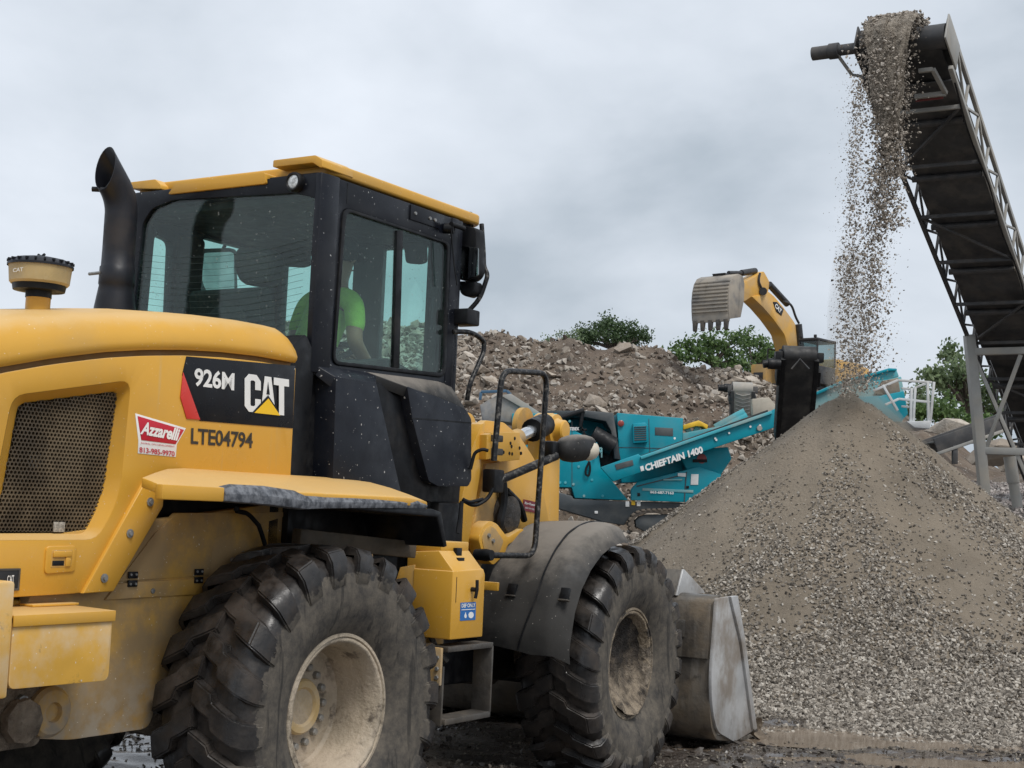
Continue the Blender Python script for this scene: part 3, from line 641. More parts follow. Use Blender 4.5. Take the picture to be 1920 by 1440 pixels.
# far-side mirror and rail seen through the glass
fm = part('mirror', prism(rnd([(p.x,p.z) for p in (R(a,b,y=1.75) for a,b in [(377,468),(441,466),(443,560),(420,577),(392,572),(374,530)])],.03),'y',1.71,1.77,.015), m_dark)
obj('mirror_glass', prism(rnd([(p.x,p.z) for p in (R(a,b,y=1.70) for a,b in [(381,474),(437,472),(438,556),(418,570),(396,566),(379,528)])],.03),'y',1.700,1.709,.001), M('mirror_silver_far',(.38,.42,.41),.08,1,var=.2,vs=3), fm)
part('mirror_arm', tube([R(418,468,y=1.72),R(424,455,y=1.72),R(462,456,y=1.66),R(470,470,y=1.60)],.012,8,.04), m_rail)
cpart('interior_mirror', prism(rnd([(p.x,p.z) for p in (R(a,b,y=1.48) for a,b in [(530,448),(580,452),(583,498),(570,502),(536,500)])],.02),'y',1.46,1.49,.008), m_int)
cpart('interior_mirror', prism(rnd([(p.x,p.z) for p in (R(a,b,y=1.50) for a,b in [(757,437),(800,442),(801,492),(789,496),(764,494)])],.02),'y',1.48,1.51,.008), m_int)

# ---- seat and console inside
hs = R(487,500,x=.0)
seat = cpart('seat', prism(rnd([(.42,2.10),(1.00,2.12),(1.02,2.24),(.56,2.25),(.46,2.72),(.36,2.72)],.05),'x',-.26,.26,.05,seg=3), m_seat)
obj('headrest', prism(rnd([(p.x,p.z) for p in (R(a,b,y=.46) for a,b in [(452,465),(518,468),(528,500),(515,540),(460,535),(447,500)])],.05),'y',.40,.52,.04,seg=3), m_seat, seat)
obj('armrest', boxes([((.24,.50,2.40),(.33,.95,2.47)),((-.33,.50,2.40),(-.24,.95,2.47))],.02), m_seat, seat)
c = R(417,592,y=.36); cpart('rear_console', prism(rnd([(c.x-.17,2.40),(c.x+.20,2.36),(c.x+.15,2.60),(c.x+.05,2.63),(c.x-.10,2.61)],.05),'y',.36,.50,.02), m_seat)
cpart('side_console', prism(rnd([(.45,1.75),(1.30,1.75),(1.34,2.36),(1.1,2.42),(.5,2.30)],.06),'x',.32,.58,.02), m_int)
cpart('steering_column', tubes([([(-.02,1.45,1.75),(-.02,1.25,2.40)],.05)],12), m_int)
bm = bmesh.new(); add_lathe(bm, [(.018*math.sin(q),.19+.018*math.cos(q)) for q in (2*math.pi*k/8 for k in range(8))], 'z', (0,0,0), 24, True); add_lathe(bm,[(-.01,.19),(0,.04),(.01,.0)],'z',(0,0,0),4)
wh = fin(bm,0); o_ = cpart('steering_wheel', wh, m_int); o_.location = (-.02,1.22,2.46); o_.rotation_euler = (math.radians(25),0,0)
cpart('left_pillar_trim', prism(rnd([(.63,2.0),(.79,2.0),(.82,3.1),(.63,3.1)],.03),'x',-.645,-.60,.02), m_int)
cpart('centre_post', prism(rnd([(-.03,CY1-.03),(.20,CY1-.03),(.17,CY1+.05),(0,CY1+.05)],.02),'z',2.0,3.15,.01), M('grey_trim',(.10,.105,.105),.6,var=.1))
cpart('front_pillar_trim', prism([(.54,CY1-.06),(.63,CY1-.06),(.63,CY1+.02),(.56,CY1+.02)],'z',2.2,3.14,.01), m_int)

# ---- rear fender
def fender_mesh(sx):
    bm = bmesh.new(); rows = []
    for y, xi in ((-1.185,1.10),(-1.0,.98),(-.82,.86),(-.62,.76),(-.3,.74),(.1,.74),(.45,.74),(.62,.74),(.70,.76)):
        xo = 1.215 if y < .5 else 1.215-(y-.5)*.35
        zo, zi = 1.650-(.0 if y < .55 else (y-.55)*.12), 1.735
        row = []
        for t in (0,.08,.3,.6,1.0):
            x = xo+(xi-xo)*t; u = (xo-x)/.475; row.append((x, zo+(zi-zo)*(1-(1-min(1,u))**1.5)))
        rows.append([bm.verts.new((sx*a,y,b)) for a,b in row]+[bm.verts.new((sx*a,y,b-.04)) for a,b in row[::-1]])
    for A, B in zip(rows, rows[1:]):
        m_ = len(A)
        for k in range(m_): bm.faces.new((A[k],A[(k+1)%m_],B[(k+1)%m_],B[k]))
    bm.faces.new(rows[0]); bm.faces.new(rows[-1]); return fin(bm,.006,bang=50)
fe = part('rear_fender', fender_mesh(1), m_yel); part('rear_fender', fender_mesh(-1), m_yel)
obj('fender_lip', prism([(-1.19,1.596),(-.845,1.596),(-.845,1.654),(-1.19,1.656)],'x',1.18,1.222,.006), m_yel, fe)
bm = bmesh.new(); st_ = []
for y, xo, z0, z1 in [(-.845,1.226,1.596,1.656),(-.80,1.240,1.594,1.668),(-.6,1.248,1.588,1.668),(-.40,1.245,1.576,1.655),(-.33,1.232,1.574,1.644),(-.20,1.225,1.580,1.646),(0,1.225,1.586,1.648),(.2,1.222,1.590,1.650),(.4,1.215,1.594,1.652),(.55,1.20,1.596,1.650),(.66,1.17,1.597,1.634),(.715,1.12,1.598,1.615)]:
    st_.append([bm.verts.new(p) for p in ((xo-.05,y,z0),(xo,y,z0+.004),(xo+.004,y,z0+.5*(z1-z0)),(xo-.012,y,z1-.010),(xo-.04,y,z1+.002),(xo-.085,y,1.652))])
for A, B in zip(st_, st_[1:]):
    for i in range(5): bm.faces.new((A[i],A[i+1],B[i+1],B[i]))
    bm.faces.new((A[5],A[0],B[0],B[5]))
bm.faces.new(st_[0]); bm.faces.new(st_[-1])
obj('rubber_edge', fin(bm,.003,smooth=45), m_edge, fe)
obj('mud_flap', prism([(.02,1.60),(.66,1.60),(.735,1.585),(.80,1.415),(.77,1.41),(.70,1.56),(.02,1.585)],'x',.72,1.21,.006), m_dark, fe)
obj('fender_liner', box((.70,.12,1.40),(.74,.78,1.60),.004), m_dark, fe)
part('fender_beam', bars([((.88,.02,1.44),(.95,.86,1.385),.06,.085)],.006), M('dusty_brown_frame',(.05,.038,.024),.7,dust=((.12,.09,.06),.5,5,.5)))
part('cable', tubes([([R(443,958,x=.76),R(462,962,x=.76),R(470,968,x=.76),R(485,985,x=.76),R(492,1005,x=.76),R(500,1032,x=.76)],.011),([R(443,958,x=.76),R(444,950,x=.76)],.012)],8), m_dark)

# ---- fluid tank (with the blue label) and step
bx0, bx1, by0, by1, bz0, bz1 = .90, 1.15, .95, 1.26, .935, 1.285
dt = part('fluid_tank', prism([(by0,bz0),(by1,bz0),(by1,bz1-.02),(by1-.02,bz1+.01),(by0+.0,bz1)],'x',bx0,bx1,.008), m_yel)
obj('tank_top', prism([(bx0-.05,bz1+.085),(bx1-.10,bz1+.10),(bx1,bz1-.004),(bx1-.004,bz1-.02),(bx0-.05,bz1-.02)],'y',by0+.01,by1-.015,.006), m_yel, dt)
obj('tank_lid', box((bx0-.08,by0+.03,bz1+.09),(bx1-.10,by1-.02,bz1+.145),.006), m_yel, dt)
obj('lid_latch', boxes([((bx1-.10,by0+.14,bz1+.06),(bx1-.075,by0+.19,bz1+.115)),((bx1-.08,by0+.12,bz1+.035),(bx1-.05,by0+.18,bz1+.065))],.003), m_dark, dt)
obj('tank_flange', prism([(bx0-.115,bz0+.08),(bx0+.004,bz0+.04),(bx0+.004,bz1+.02),(bx0-.09,bz1-.0),(bx0-.12,bz1-.09)],'y',by0+.005,by0+.012,.002), m_yeld, dt)
obj('door_seam', box((bx1,by0+.035,bz0+.19),(bx1+.0015,by0+.039,bz1-.03),0), m_dark, dt)
c = R(884,1105,x=bx1); obj('t_handle', tubes([([(bx1,c.y,c.z),(bx1+.03,c.y,c.z)],.012),([(bx1+.03,c.y-.005,c.z-.045),(bx1+.035,c.y,c.z),(bx1+.03,c.y+.005,c.z+.05)],.009)],8), m_dark, dt)
q3 = [R(862,1164,x=bx1),R(891,1162,x=bx1),R(863,1130,x=bx1)]
lb = decal_poly('fluid_label', SQ, m_blue, dt, *q3, .002)
def sub4(q, u0, v0, u1, v1):
    ll, lr, ul = q; return [ll+(lr-ll)*u0+(ul-ll)*v0, ll+(lr-ll)*u1+(ul-ll)*v0, ll+(lr-ll)*u0+(ul-ll)*v1]
decal_text('label_text', 'DEF ONLY', m_white, lb, *sub4(q3,.06,.72,.94,.94), .0035, .03)
decal_poly('label_band', SQ, m_white, lb, *sub4(q3,.06,.58,.94,.62), .0035)
decal_poly('label_symbol', [(.5+.5*math.cos(k/12*6.283),.5+.5*math.sin(k/12*6.283)) for k in range(12)], m_white, lb, *sub4(q3,.52,.10,.86,.46), .0035)
decal_poly('label_symbol', [(.5,1),(.15,.35),(.3,.05),(.7,.05),(.85,.35)], m_white, lb, *sub4(q3,.22,.12,.44,.46), .0035)
stp = part('step', None, None)
sx0, sx1 = 1.03, 1.15
obj('step_bracket', box((sx0-.02,.905,.705),(sx1-.02,.925,.895),.004), m_yeld, stp)
for dx in (.03,.08):
    for dz in (.745,.79,.845): obj('bolt', lathe([(.905,0),(.905,.012),(.895,.010),(.895,0)],'y',(sx0+dx,0,dz),8), m_bolt, stp)
obj('step_side', box((sx0+.0,.93,.50),(sx1-.02,.945,.80),.003), m_stl, stp)
obj('step_side', box((sx0+.0,1.36,.53),(sx1,1.375,.88),.003), m_stl, stp)
obj('step_tread', box((sx0,.94,.872),(sx1,1.37,.90),.003), m_stl, stp)
obj('step_tread', box((sx0,.94,.505),(sx1,1.37,.535),.003), m_stl, stp)
part('drain_pipe', tube([(.95,1.05,.95),(.97,1.10,.86),(1.02,1.13,.80)],.016,8,.03), m_stl)
part('hydraulic_hose', tubes([([(.70,.98,.94),(.72,1.05,.80),(.78,1.2,.72),(.80,1.35,.80)],.02,.08),([(.62,1.15,.95),(.66,1.2,.78),(.74,1.4,.70)],.018,.08)],8), m_dark)
part('frame_post', box((.80,1.12,.60),(.93,1.22,1.32),.006), m_yeld)
# belly, axles
part('rear_axle', lathe([(-.86,.11),(-.80,.13),(-.3,.13),(-.18,.24),(.18,.24),(.3,.13),(.80,.13),(.86,.11)],'x',(0,0,.67),18), m_mud)
part('hitch_frame', prism([(-.45,1.0),(.45,1.0),(.28,1.75),(-.28,1.75)],'z',.55,1.35,.02), m_dark)

# ================= front half (turned with the steering)
fpart('front_axle', lathe([(-.86,.11),(-.80,.13),(-.3,.13),(-.18,.24),(.18,.24),(.3,.13),(.80,.13),(.86,.11)],'x',(0,0,.67),18), m_mud)
fpart('front_frame', prism([(-1.35,.55),(.35,.50),(.55,.75),(.42,1.30),(-.2,1.45),(-1.2,1.35)],'x',-.42,.42,.02), m_dark)
TX = .56
tow = fpart('lift_tower', prism(rnd(qp_([(903,795),(912,788),(945,792),(975,818),(999,855),(1012,880),(1030,980),(960,1010),(945,1040),(900,1060),(850,1030),(870,960)],TX),.015),'x',TX-.05,TX,.006), m_yel)
fpart('lift_tower', prism(rnd(qp_([(903,795),(912,788),(945,792),(975,818),(999,855),(1030,980),(960,1010),(850,1030),(870,960)],TX),.015),'x',-TX,-TX+.05,.006), m_yel)
obj('tower_flange', prism(qp_([(884,845),(903,795),(910,792),(899,900),(872,1060),(846,1060),(852,1010)],TX+.09),'x',TX,TX+.09,.005), m_yel, tow)
obj('tower_post', prism(qp_([(912,870),(936,866),(936,938),(916,1030),(897,1075),(866,1080)],TX+.02),'x',TX-.10,TX+.02,.005), m_yeld, tow)
c = Q(1037,807,x=.40)
arm = fpart('lift_arm', prism(rnd([(c.y-.115,c.z),(c.y-.09,c.z+.09),(c.y,c.z+.13),(c.y+.10,c.z+.08),(c.y+.12,c.z-.05),(c.y+.15,1.45),(c.y+.6,.95),(c.y+.85,.55),(c.y+.6,.50),(c.y-.25,1.25),(c.y-.22,1.75)],.05),'x',.28,.40,.008), m_yel)
fpart('lift_arm', prism(rnd([(c.y-.115,c.z),(c.y-.09,c.z+.09),(c.y,c.z+.13),(c.y+.10,c.z+.08),(c.y+.15,1.45),(c.y+.6,.95),(c.y+.85,.55),(c.y+.6,.50),(c.y-.25,1.25)],.05),'x',-.40,-.28,.008), m_yel)
obj('pivot_boss', lathe([(.40,.115),(.43,.112),(.435,.085),(.45,.075),(.49,.072),(.50,.062),(.505,0)],'x',(0,c.y,c.z),28), m_yel, arm)
obj('pivot_boss', lathe([(.20,.13),(.24,.13),(.24,0)],'x',(0,c.y-.1,c.z+.02),28), m_yeld, arm)
q0, q1 = Q(940,835,x=.52), Q(1000,806,x=.44)
cyl = fpart('tilt_cylinder', tubes([([q0.lerp(q1,.2),q1],.042)],16), m_chr)
obj('cylinder_gland', tubes([([q1-(q1-q0).normalized()*.02,q1+(q1-q0).normalized()*.22],.078)],16), m_dark, cyl)
obj('cylinder_barrel', tubes([([q0-(q1-q0)*.3,q0.lerp(q1,.5)],.058)],16), m_yeld, cyl)
fpart('hydraulic_motor', lathe([(.40,0),(.40,.12),(.50,.135),(.60,.13),(.64,.115),(.66,.07),(.66,0)],'x',(0,Q(960,965,x=.64).y,Q(960,965,x=.64).z),16,smooth=25), M('oily_mud',(.035,.03,.026),.6,var=.4,vs=12,dust=((.16,.13,.10),.6,9,.58),bump=(.6,40,.02)))
fpart('hose_bundle', tubes([([Q(942,905,x=.62),Q(945,940,x=.62),Q(935,980,x=.62),Q(940,1000,x=.6)],.03,.08),([Q(950,920,x=.62),Q(975,945,x=.62),Q(983,975,x=.6)],.022,.08)],8), m_dark)
# bracket plate with handrail clamps, headlamp arm
bk = fpart('rail_bracket', prism(rnd(qp_([(921,810),(975,811),(975,862),(938,866),(921,858)],.66),.008),'x',.60,.66,.005), m_yel)
obj('clamp_strap', prism(qp_([(913,815),(921,812),(921,860),(912,862)],.70),'x',.64,.70,.004), m_yel, bk)
for a, b in [(957,831),(965,822),(944,848),(955,850),(977,850),(959,837),(974,840),(960,851)]:
    c_ = Q(a,b,x=.66); obj('bolt_hole', lathe([(.655,0),(.655,.011),(.6625,.011),(.6625,0)],'x',(0,c_.y,c_.z),8), m_dark, bk)
for b in (822,847):
    c_ = Q(931,b,x=.72); obj('rail_clamp', box((c_.x-.03,c_.y-.03,c_.z-.02),(c_.x+.02,c_.y+.05,c_.z+.02),.006), m_stl, bk)
HX = .93
fpart('handrail', tube([Q(*p,x=HX) for p in [(926,864),(941,695),(1026,700),(1002,1042),(916,1041)]],.0175,12,.10), m_rail)
c_ = Q(917,1041,x=HX); fpart('rail_foot', lathe([(HX-.09,.03),(HX-.02,.035),(HX+.02,.03),(HX+.02,0)],'x',(0,c_.y,c_.z),12), m_dark)
fb_out = qp_([(907,985),(919,976),(932,982),(952,1008),(980,990),(986,1000),(952,1022),(946,1040),(925,1060),(905,1040),(897,1010)],.68)
fb = fpart('fender_bracket', prism(rnd(fb_out,.025),'x',.60,.68,.008), m_yel)
obj('bracket_recess', prism(rnd(qp_([(910,992),(920,985),(930,992),(945,1014),(938,1034),(922,1048),(908,1030),(904,1008)],.685),.02),'x',.675,.6835,.002), m_yeld, fb)
for a, b in [(916,1004),(924,1014)]:
    c_ = Q(a,b,x=.685); obj('bolt', lathe([(.683,0),(.683,.014),(.695,.012),(.695,0)],'x',(0,c_.y,c_.z),8), m_bolt, fb)
fpart('fender_stay', bars([(Q(905,1098,x=.75),Q(935,1100,x=.85),.03,.05)],.006), m_yel)
h0, h1 = Q(926,905,x=.68), Q(1043,855,x=.86)
ha = fpart('lamp_arm', tube([h0,h1],.027,12), m_rail)
obj('arm_socket', boxes([((h0.x-.05,h0.y-.06,h0.z-.06),(h0.x+.04,h0.y+.06,h0.z+.08))],.012), m_dark, ha)
hc0, hc1 = Q(1048,843,x=.86), Q(1112,838,x=.93); ha_d = (hc1-hc0)
hl = fpart('headlamp', None, None); hl.empty_display_size = .1
def ellip(prof, a, b, ry, rz, seg=20):
    a, b = Vector(a), Vector(b); d = (b-a); n_ = d.normalized(); s = n_.cross(Vector((0,0,1))).normalized(); u = s.cross(n_); bm = bmesh.new(); rg = []
    for t, r in prof: rg.append([bm.verts.new(a+d*t+s*(ry*r*math.cos(q))+u*(rz*r*math.sin(q))) for q in (2*math.pi*k/seg for k in range(seg))])
    for A, B in zip(rg, rg[1:]):
        for k in range(seg): bm.faces.new((A[k],A[(k+1)%seg],B[(k+1)%seg],B[k]))
    bm.faces.new(rg[0]); bm.faces.new(rg[-1]); return fin(bm,0,smooth=50)
obj('lamp_housing', ellip([(0,.30),(.05,.62),(.16,.88),(.35,1),(.55,1),(.75,.93),(.9,.78),(.97,.55)], hc0, hc1, .078, .088), m_fend, hl)
obj('lamp_lens', ellip([(.66,.80),(.80,.93),(.92,.80),(1.0,.5)], hc0+Vector((.014,-.006,-.018)), hc1+Vector((.014,-.002,-.018)), .074, .074), M('dusty_lens',(.62,.56,.45),.4,var=.1), hl)
obj('lamp_yoke', boxes([((hc0.x-.08,hc0.y-.08,hc0.z-.05),(hc0.x+.0,hc0.y+.06,hc0.z+.05))],.015), m_dark, hl)
q3 = [Q(980,957,x=.562),Q(1004,962,x=.562),Q(981,936,x=.562)]
stk2 = fpart('dealer_sticker', None, None)
decal_poly('sticker_red_field', SQ, M('maroon_decal',(.20,.012,.02),.4), stk2, *q3, .003)
decal_text('dealer_name', 'Ring Power', m_white, stk2, *sub4(q3,.08,.52,.92,.82), .0045, .02, .2)
decal_text('dealer_phone', '888-748-7682', m_white, stk2, *sub4(q3,.15,.22,.85,.36), .0045, .0)
part('cab_cable', tubes([([R(882,880,x=.80),R(890,848,x=.82),R(905,842,x=.86),R(915,845,x=.88)],.010,.05),([R(868,938,x=.80),R(890,950,x=.82),R(915,935,x=.86),R(925,915,x=.88)],.012,.06),([R(868,936,x=.80),R(880,942,x=.82),R(905,936,x=.84)],.010,.04),([R(866,940,x=.80),R(862,975,x=.80),R(858,1000,x=.80)],.012,.03)],8), m_dark)
part('cab_lower_box', box((.30,1.42,1.32),(.72,1.68,1.64),.02), m_dark)

# ---- front fender: bent plate over the wheel
def arc_fender(r_in, x0_, x1_, mat):
    pr = [(1.05,.30),(1.02,.45),(.955,.57),(.86,.66),(.70,.78),(.40,.845),(.10,.87),(-.12,.86)]
    # (angle-like list given as (y back, z above axle))
    pts = [(-1.03,.155),(-1.04,.20),(-1.02,.28),(-.965,.44),(-.875,.58),(-.75,.70),(-.60,.795),(-.46,.848),(-.34,.870),(-.22,.878),(-.12,.872),(-.04,.855)]
    bm = bmesh.new(); rows = []
    nx = 9
    for i, (y, z) in enumerate(pts):
        row = []
        for k in range(nx):
            u = k/(nx-1); x = x0_+(x1_-x0_)*u; dr = 0
            if u > .84: dr = -.12*((u-.84)/.16)**1.3
            yy, zz_ = y, z+.67+.012*math.sin(u*math.pi)+dr*(.4+.6*max(0,z))
            yy -= dr*max(0,(1-max(0,z)))*.8
            if i == 0: zz_ -= .06*(1-abs(u-.66)*1.4)
            if i >= len(pts)-3: yy += (.16-.30*u)*(i-len(pts)+4)/3
            row.append(bm.verts.new((x,yy,zz_)))
        rows.append(row)
    for A, B in zip(rows, rows[1:]):
        for k in range(nx-1): bm.faces.new((A[k],A[k+1],B[k+1],B[k]))
    g = bmesh.ops.solidify(bm, geom=bm.faces[:], thickness=.028)
    return fin(bm,.004,bang=55,smooth=55)
ff = fpart('front_fender', arc_fender(.8,.66,1.24,None), m_fend)
obj('front_fender', arc_fender(.8,-1.24,-.66,None), m_fend, L, FLOC, (0,0,ART))
# moulded line and slots
ln_pts = [(-1.045,.80),(-1.052,.85),(-1.036,.95),(-.985,1.11),(-.895,1.258),(-.765,1.385),(-.61,1.482),(-.46,1.530),(-.34,1.552),(-.22,1.560),(-.1,1.552)]
obj('moulded_line', tubes([([(.66+.36*1.0-.10*max(0,min(1,(1.1-b)/.4)),a+.001,b+.001) for a,b in ln_pts],.006,.06)],6), m_dark, ff)
def fender_slot(px_, py_, nm='fender_slot'):
    best = None
    for t in np.linspace(-1.05,-.3,300):
        zz_ = float(np.interp(t,[-1.04,-1.02,-.965,-.875,-.75,-.60,-.42,-.3],[.79,.95,1.11,1.25,1.37,1.465,1.525,1.55]))
        p = Q(px_,py_,y=float(t))
        if best is None or abs(p.z-zz_) < best[0]: best = (abs(p.z-zz_),p)
    return best[1]
for a, b in [(962,1106),(1061,1114)]:
    p = fender_slot(a,b); M_ = Matrix.Translation(p)@Matrix.Rotation(math.radians(-18),4,'X')
    bm = bmesh.new(); add_box(bm,(-.028,-.022,-.036),(.028,.004,.034),M_); sl_ = obj('fender_slot', fin(bm,.004), m_dark, ff)
    bm = bmesh.new(); add_box(bm,(-.034,-.028,-.046),(.034,.0,-.036),M_); obj('slot_lip', fin(bm,.003), m_stl, sl_)

# ---- wheels
RT = .745
def tyre_mesh(seed=0):
    bm = bmesh.new()
    prof = [(-.165,.325),(-.20,.36),(-.215,.38),(-.245,.44),(-.262,.52),(-.258,.60),(-.240,.665),(-.20,.695),(-.10,.704),(0,.706)]
    prof = prof+[(-a,b) for a,b in prof[-2::-1]]
    add_lathe(bm, prof, 'x', (0,0,0), 72)
    NL = 22; Rm = .72
    cl_ = [(.266,-.012,.056,.588),(.270,-.006,.058,.650),(.262,.004,.057,.700),(.225,.022,.056,.738),(.165,.050,.056,.744),(.112,.076,.056,.745),(.098,.118,.050,.745),(.045,.142,.050,.745),(-.012,.172,.046,.744)]
    rg = random.Random(seed)
    for side in (1,-1):
        for j in range(NL):
            base = (j+(.5 if side < 0 else 0))*2*math.pi/NL; rows = []
            for i, (x, s, hw_, r) in enumerate(cl_):
                bx = max(.62, .706) if r > .7 else r-.045
                hw2 = hw_*1.22; jt = .003*rg.uniform(-1,1)
                row = []
                for ss, rr, xx in ((s-hw2,min(bx,r-.03) if r > .7 else r-.04, x if i > 2 else x-.03),(s-hw_,r+jt,x),(s+hw_,r+jt,x),(s+hw2,min(bx,r-.03) if r > .7 else r-.04, x if i > 2 else x-.03)):
                    q = base-ss/Rm; row.append(bm.verts.new((side*xx, rr*math.cos(q), rr*math.sin(q))))
                rows.append(row)
            for A, B in zip(rows, rows[1:]):
                for k in range(3): bm.faces.new((A[k],A[k+1],B[k+1],B[k]))
            bm.faces.new(rows[0]); bm.faces.new(rows[-1])
    bmesh.ops.recalc_face_normals(bm, faces=bm.faces)
    es = [e for e in bm.edges if len(e.link_faces) == 2 and e.calc_face_angle(0) > math.radians(38) and all(v.co.yz.length > .57 for v in e.verts)]
    bmesh.ops.bevel(bm, geom=es, offset=.007, segments=2, affect='EDGES', clamp_overlap=True)
    me = bpy.data.meshes.new('mesh'); bm.to_mesh(me); bm.free(); me.shade_smooth(); me.set_sharp_from_angle(angle=math.radians(40)); return me
TYRE = tyre_mesh()
RIM = lathe([(.15,.315),(.175,.352),(.188,.356),(.198,.352),(.200,.338),(.186,.332),(.184,.318),(.176,.312),(.16,.302),(.145,.296),(.02,.288),(-.04,.284),(-.055,.27),(-.058,.20),(-.058,.13),(-.03,.125),(-.02,.10),(-.02,0)],'x',(0,0,0),56,smooth=30)
RIMB = lathe([(-.02,.30),(-.15,.315),(-.175,.352),(-.198,.352),(-.20,.34),(-.18,.31),(-.1,.295)],'x',(0,0,0),40,smooth=30)
BOLT = lathe([(-.058,.0),(-.058,.019),(-.036,.018),(-.030,.012),(-.029,0)],'x',(0,0,0),8,smooth=25)
HUB = lathe([(-.03,.128),(-.02,.128),(-.008,.118),(-.008,.09),(-.02,.08),(-.02,0)],'x',(0,0,0),32,smooth=30)
for me_, mt in ((TYRE,m_tyre),(RIM,m_rim),(RIMB,m_rim),(BOLT,M('wheel_bolt',(.24,.235,.22),.5,.3,var=.2,dust=(DUST,.5,12,.5))),(HUB,m_hub)): me_.materials.append(mt)
def rough_disc(r, x, amp, seed, fill=1.0):
    bm = bmesh.new(); rg = np.random.default_rng(seed); rings = []
    for i, rr in enumerate(np.linspace(.02,r,9)):
        ring_ = []
        for k in range(40):
            q = 2*math.pi*k/40; y, z = rr*math.cos(q), rr*math.sin(q)
            n_ = float(fbm(np.array([y*9+seed]),np.array([z*9+5.]),3,4)[0])
            h_ = x+amp*n_+.10*max(0,(-z/r-.15))*fill+.06*(i/8)**3
            ring_.append(bm.verts.new((h_,y,z)))
        rings.append(ring_)
    for A, B in zip(rings, rings[1:]):
        for k in range(40): bm.faces.new((A[k],A[(k+1)%40],B[(k+1)%40],B[k]))
    bm.faces.new(rings[0]); return fin(bm,0,smooth=80)
MUDF = rough_disc(.318,.085,.05,3); MUDF.materials.append(M('wheel_mud',(.028,.021,.016),.8,var=.5,vs=14,dust=((.16,.125,.09),.8,16,.60),low=((.36,.29,.21),-.20,.02),bump=(1,45,.04)))
RIMF = RIM.copy(); RIMF.materials.clear(); RIMF.materials.append(M('muddy_rim', (.30,.235,.16), .7, var=.25, vs=9, dust=((.40,.33,.25),.7,7,.56), stain=((.032,.025,.019),9,.44), bump=(.8,45,.03)))
def mud_ring(seed):
    """ragged mud caked in the rim groove"""
    bm = bmesh.new(); rows = []
    for k in range(97):
        q = 2*math.pi*k/96; c_, s_ = math.cos(q), math.sin(q)
        t = .5+.5*float(fbm(np.array([c_*4+seed]),np.array([s_*4.]),9,4)[0])*1.6; t = min(1,max(0,t*(.55+.45*(c_ > 0))))
        rows.append([bm.verts.new((x,r*c_,r*s_)) for x,r in ((.186,.336),(.190+.016*t,.327),(.186+.016*t,.315-.006*t),(.172,.308),(.15,.299-.012*t),(.10,.293))])
    for A, B in zip(rows, rows[1:]):
        for k in range(5): bm.faces.new((A[k],A[k+1],B[k+1],B[k]))
    return fin(bm,0,smooth=80)
MUDR = mud_ring(2.0); MUDR.materials.append(m_rim); MUDRF = mud_ring(5.0); MUDRF.materials.append(RIMF.materials[0])
def wheel(x, y, z, side, front, spin):
    e_ = obj('wheel', RIM, None, L)
    if front:
        p = FLOC+Matrix.Rotation(ART,3,'Z')@Vector((x,y,z)); e_.location = p; rz = ART
    else: e_.location = (x,y,z); rz = 0
    e_.rotation_euler = (0 if side > 0 else 0, 0, rz+(0 if side > 0 else math.pi))
    t = obj('tyre', TYRE, None, e_); t.rotation_euler = (spin,0,0)
    if side < 0: t.rotation_euler = (spin,0,math.pi)
    obj('rim_flange', RIMB, None, e_)
    if front and side > 0: obj('caked_mud', MUDF, None, e_); e_.data = RIMF
    else:
        obj('hub', HUB, None, e_)
        for k in range(16):
            q = 2*math.pi*k/16; obj('wheel_bolt', BOLT, None, e_, (0,.185*math.cos(q),.185*math.sin(q)))
    if side > 0: obj('rim_mud', MUDR if not front else MUDRF, None, e_)
    return e_
TW = 1.005
wheel(TW,0,.67,1,False,.05); wheel(-TW,0,.67,-1,False,.3)
wheel(TW,0,.67,1,True,.19); wheel(-TW,0,.67,-1,True,.6)

# ---- bucket
bxw = 1.29
m_bkt = M('worn_bucket_steel', (.13,.117,.10), .45, .45, var=.4, vs=3, dust=((.22,.17,.115),.75,2.6,.55), stain=((.03,.027,.024),3.5,.57), streak=((.055,.047,.04),9,.52), bump=(.3,35))
m_bks = M('polished_bucket_side', (.46,.46,.455), .45, .25, var=.15, vs=3, dust=((.20,.16,.12),.85,2.4,.54), stain=((.07,.06,.05),5,.62), rv=.12, bump=(.15,30))
shell_o = [(1.33,1.065),(1.25,1.045),(1.215,.90),(1.195,.75),(1.18,.45),(1.19,.26),(1.24,.12),(1.34,.04),(1.62,.0),(2.18,.0)]
shell_i = [(2.18,.03),(1.64,.035),(1.37,.075),(1.28,.14),(1.235,.27),(1.225,.45),(1.24,.74),(1.26,.88),(1.285,1.0),(1.34,1.03)]
bk_ = fpart('bucket', prism(rnd(shell_o,[0]+[.05]*8+[0],3)+shell_i,'x',-bxw,bxw,.004,bang=50), m_bkt)
side_poly = rnd(qp_([(1345,1122),(1384,1117),(1398,1200),(1408,1280),(1420,1366),(1377,1391),(1345,1372),(1336,1330),(1334,1270),(1340,1190)],bxw+.02),[.02,.03,.05,.05,.01,.02,.08,.1,.1,.1])
sp_ = obj('side_plate', prism(side_poly,'x',bxw-.005,bxw+.02,.005), m_bks, bk_)
obj('side_plate', prism(side_poly,'x',-bxw-.02,-bxw+.005,.005), m_bks, bk_)
obj('side_rib', bars([(Q(1369,1120,x=bxw+.025),Q(1398,1245,x=bxw+.025),.02,.02),(Q(1398,1245,x=bxw+.025),Q(1413,1360,x=bxw+.025),.02,.02)],.004), m_bks, sp_)
obj('side_cutter', prism(qp_([(1371,1119),(1384,1117),(1398,1200),(1408,1280),(1420,1366),(1413,1368),(1400,1270),(1390,1200)],bxw+.04),'x',bxw+.015,bxw+.04,.004), m_bks, sp_)
obj('cutting_edge', prism([(1.60,-.012),(2.24,.004),(2.24,.016),(1.62,.012)],'x',-bxw,bxw,.003), m_stl, bk_)
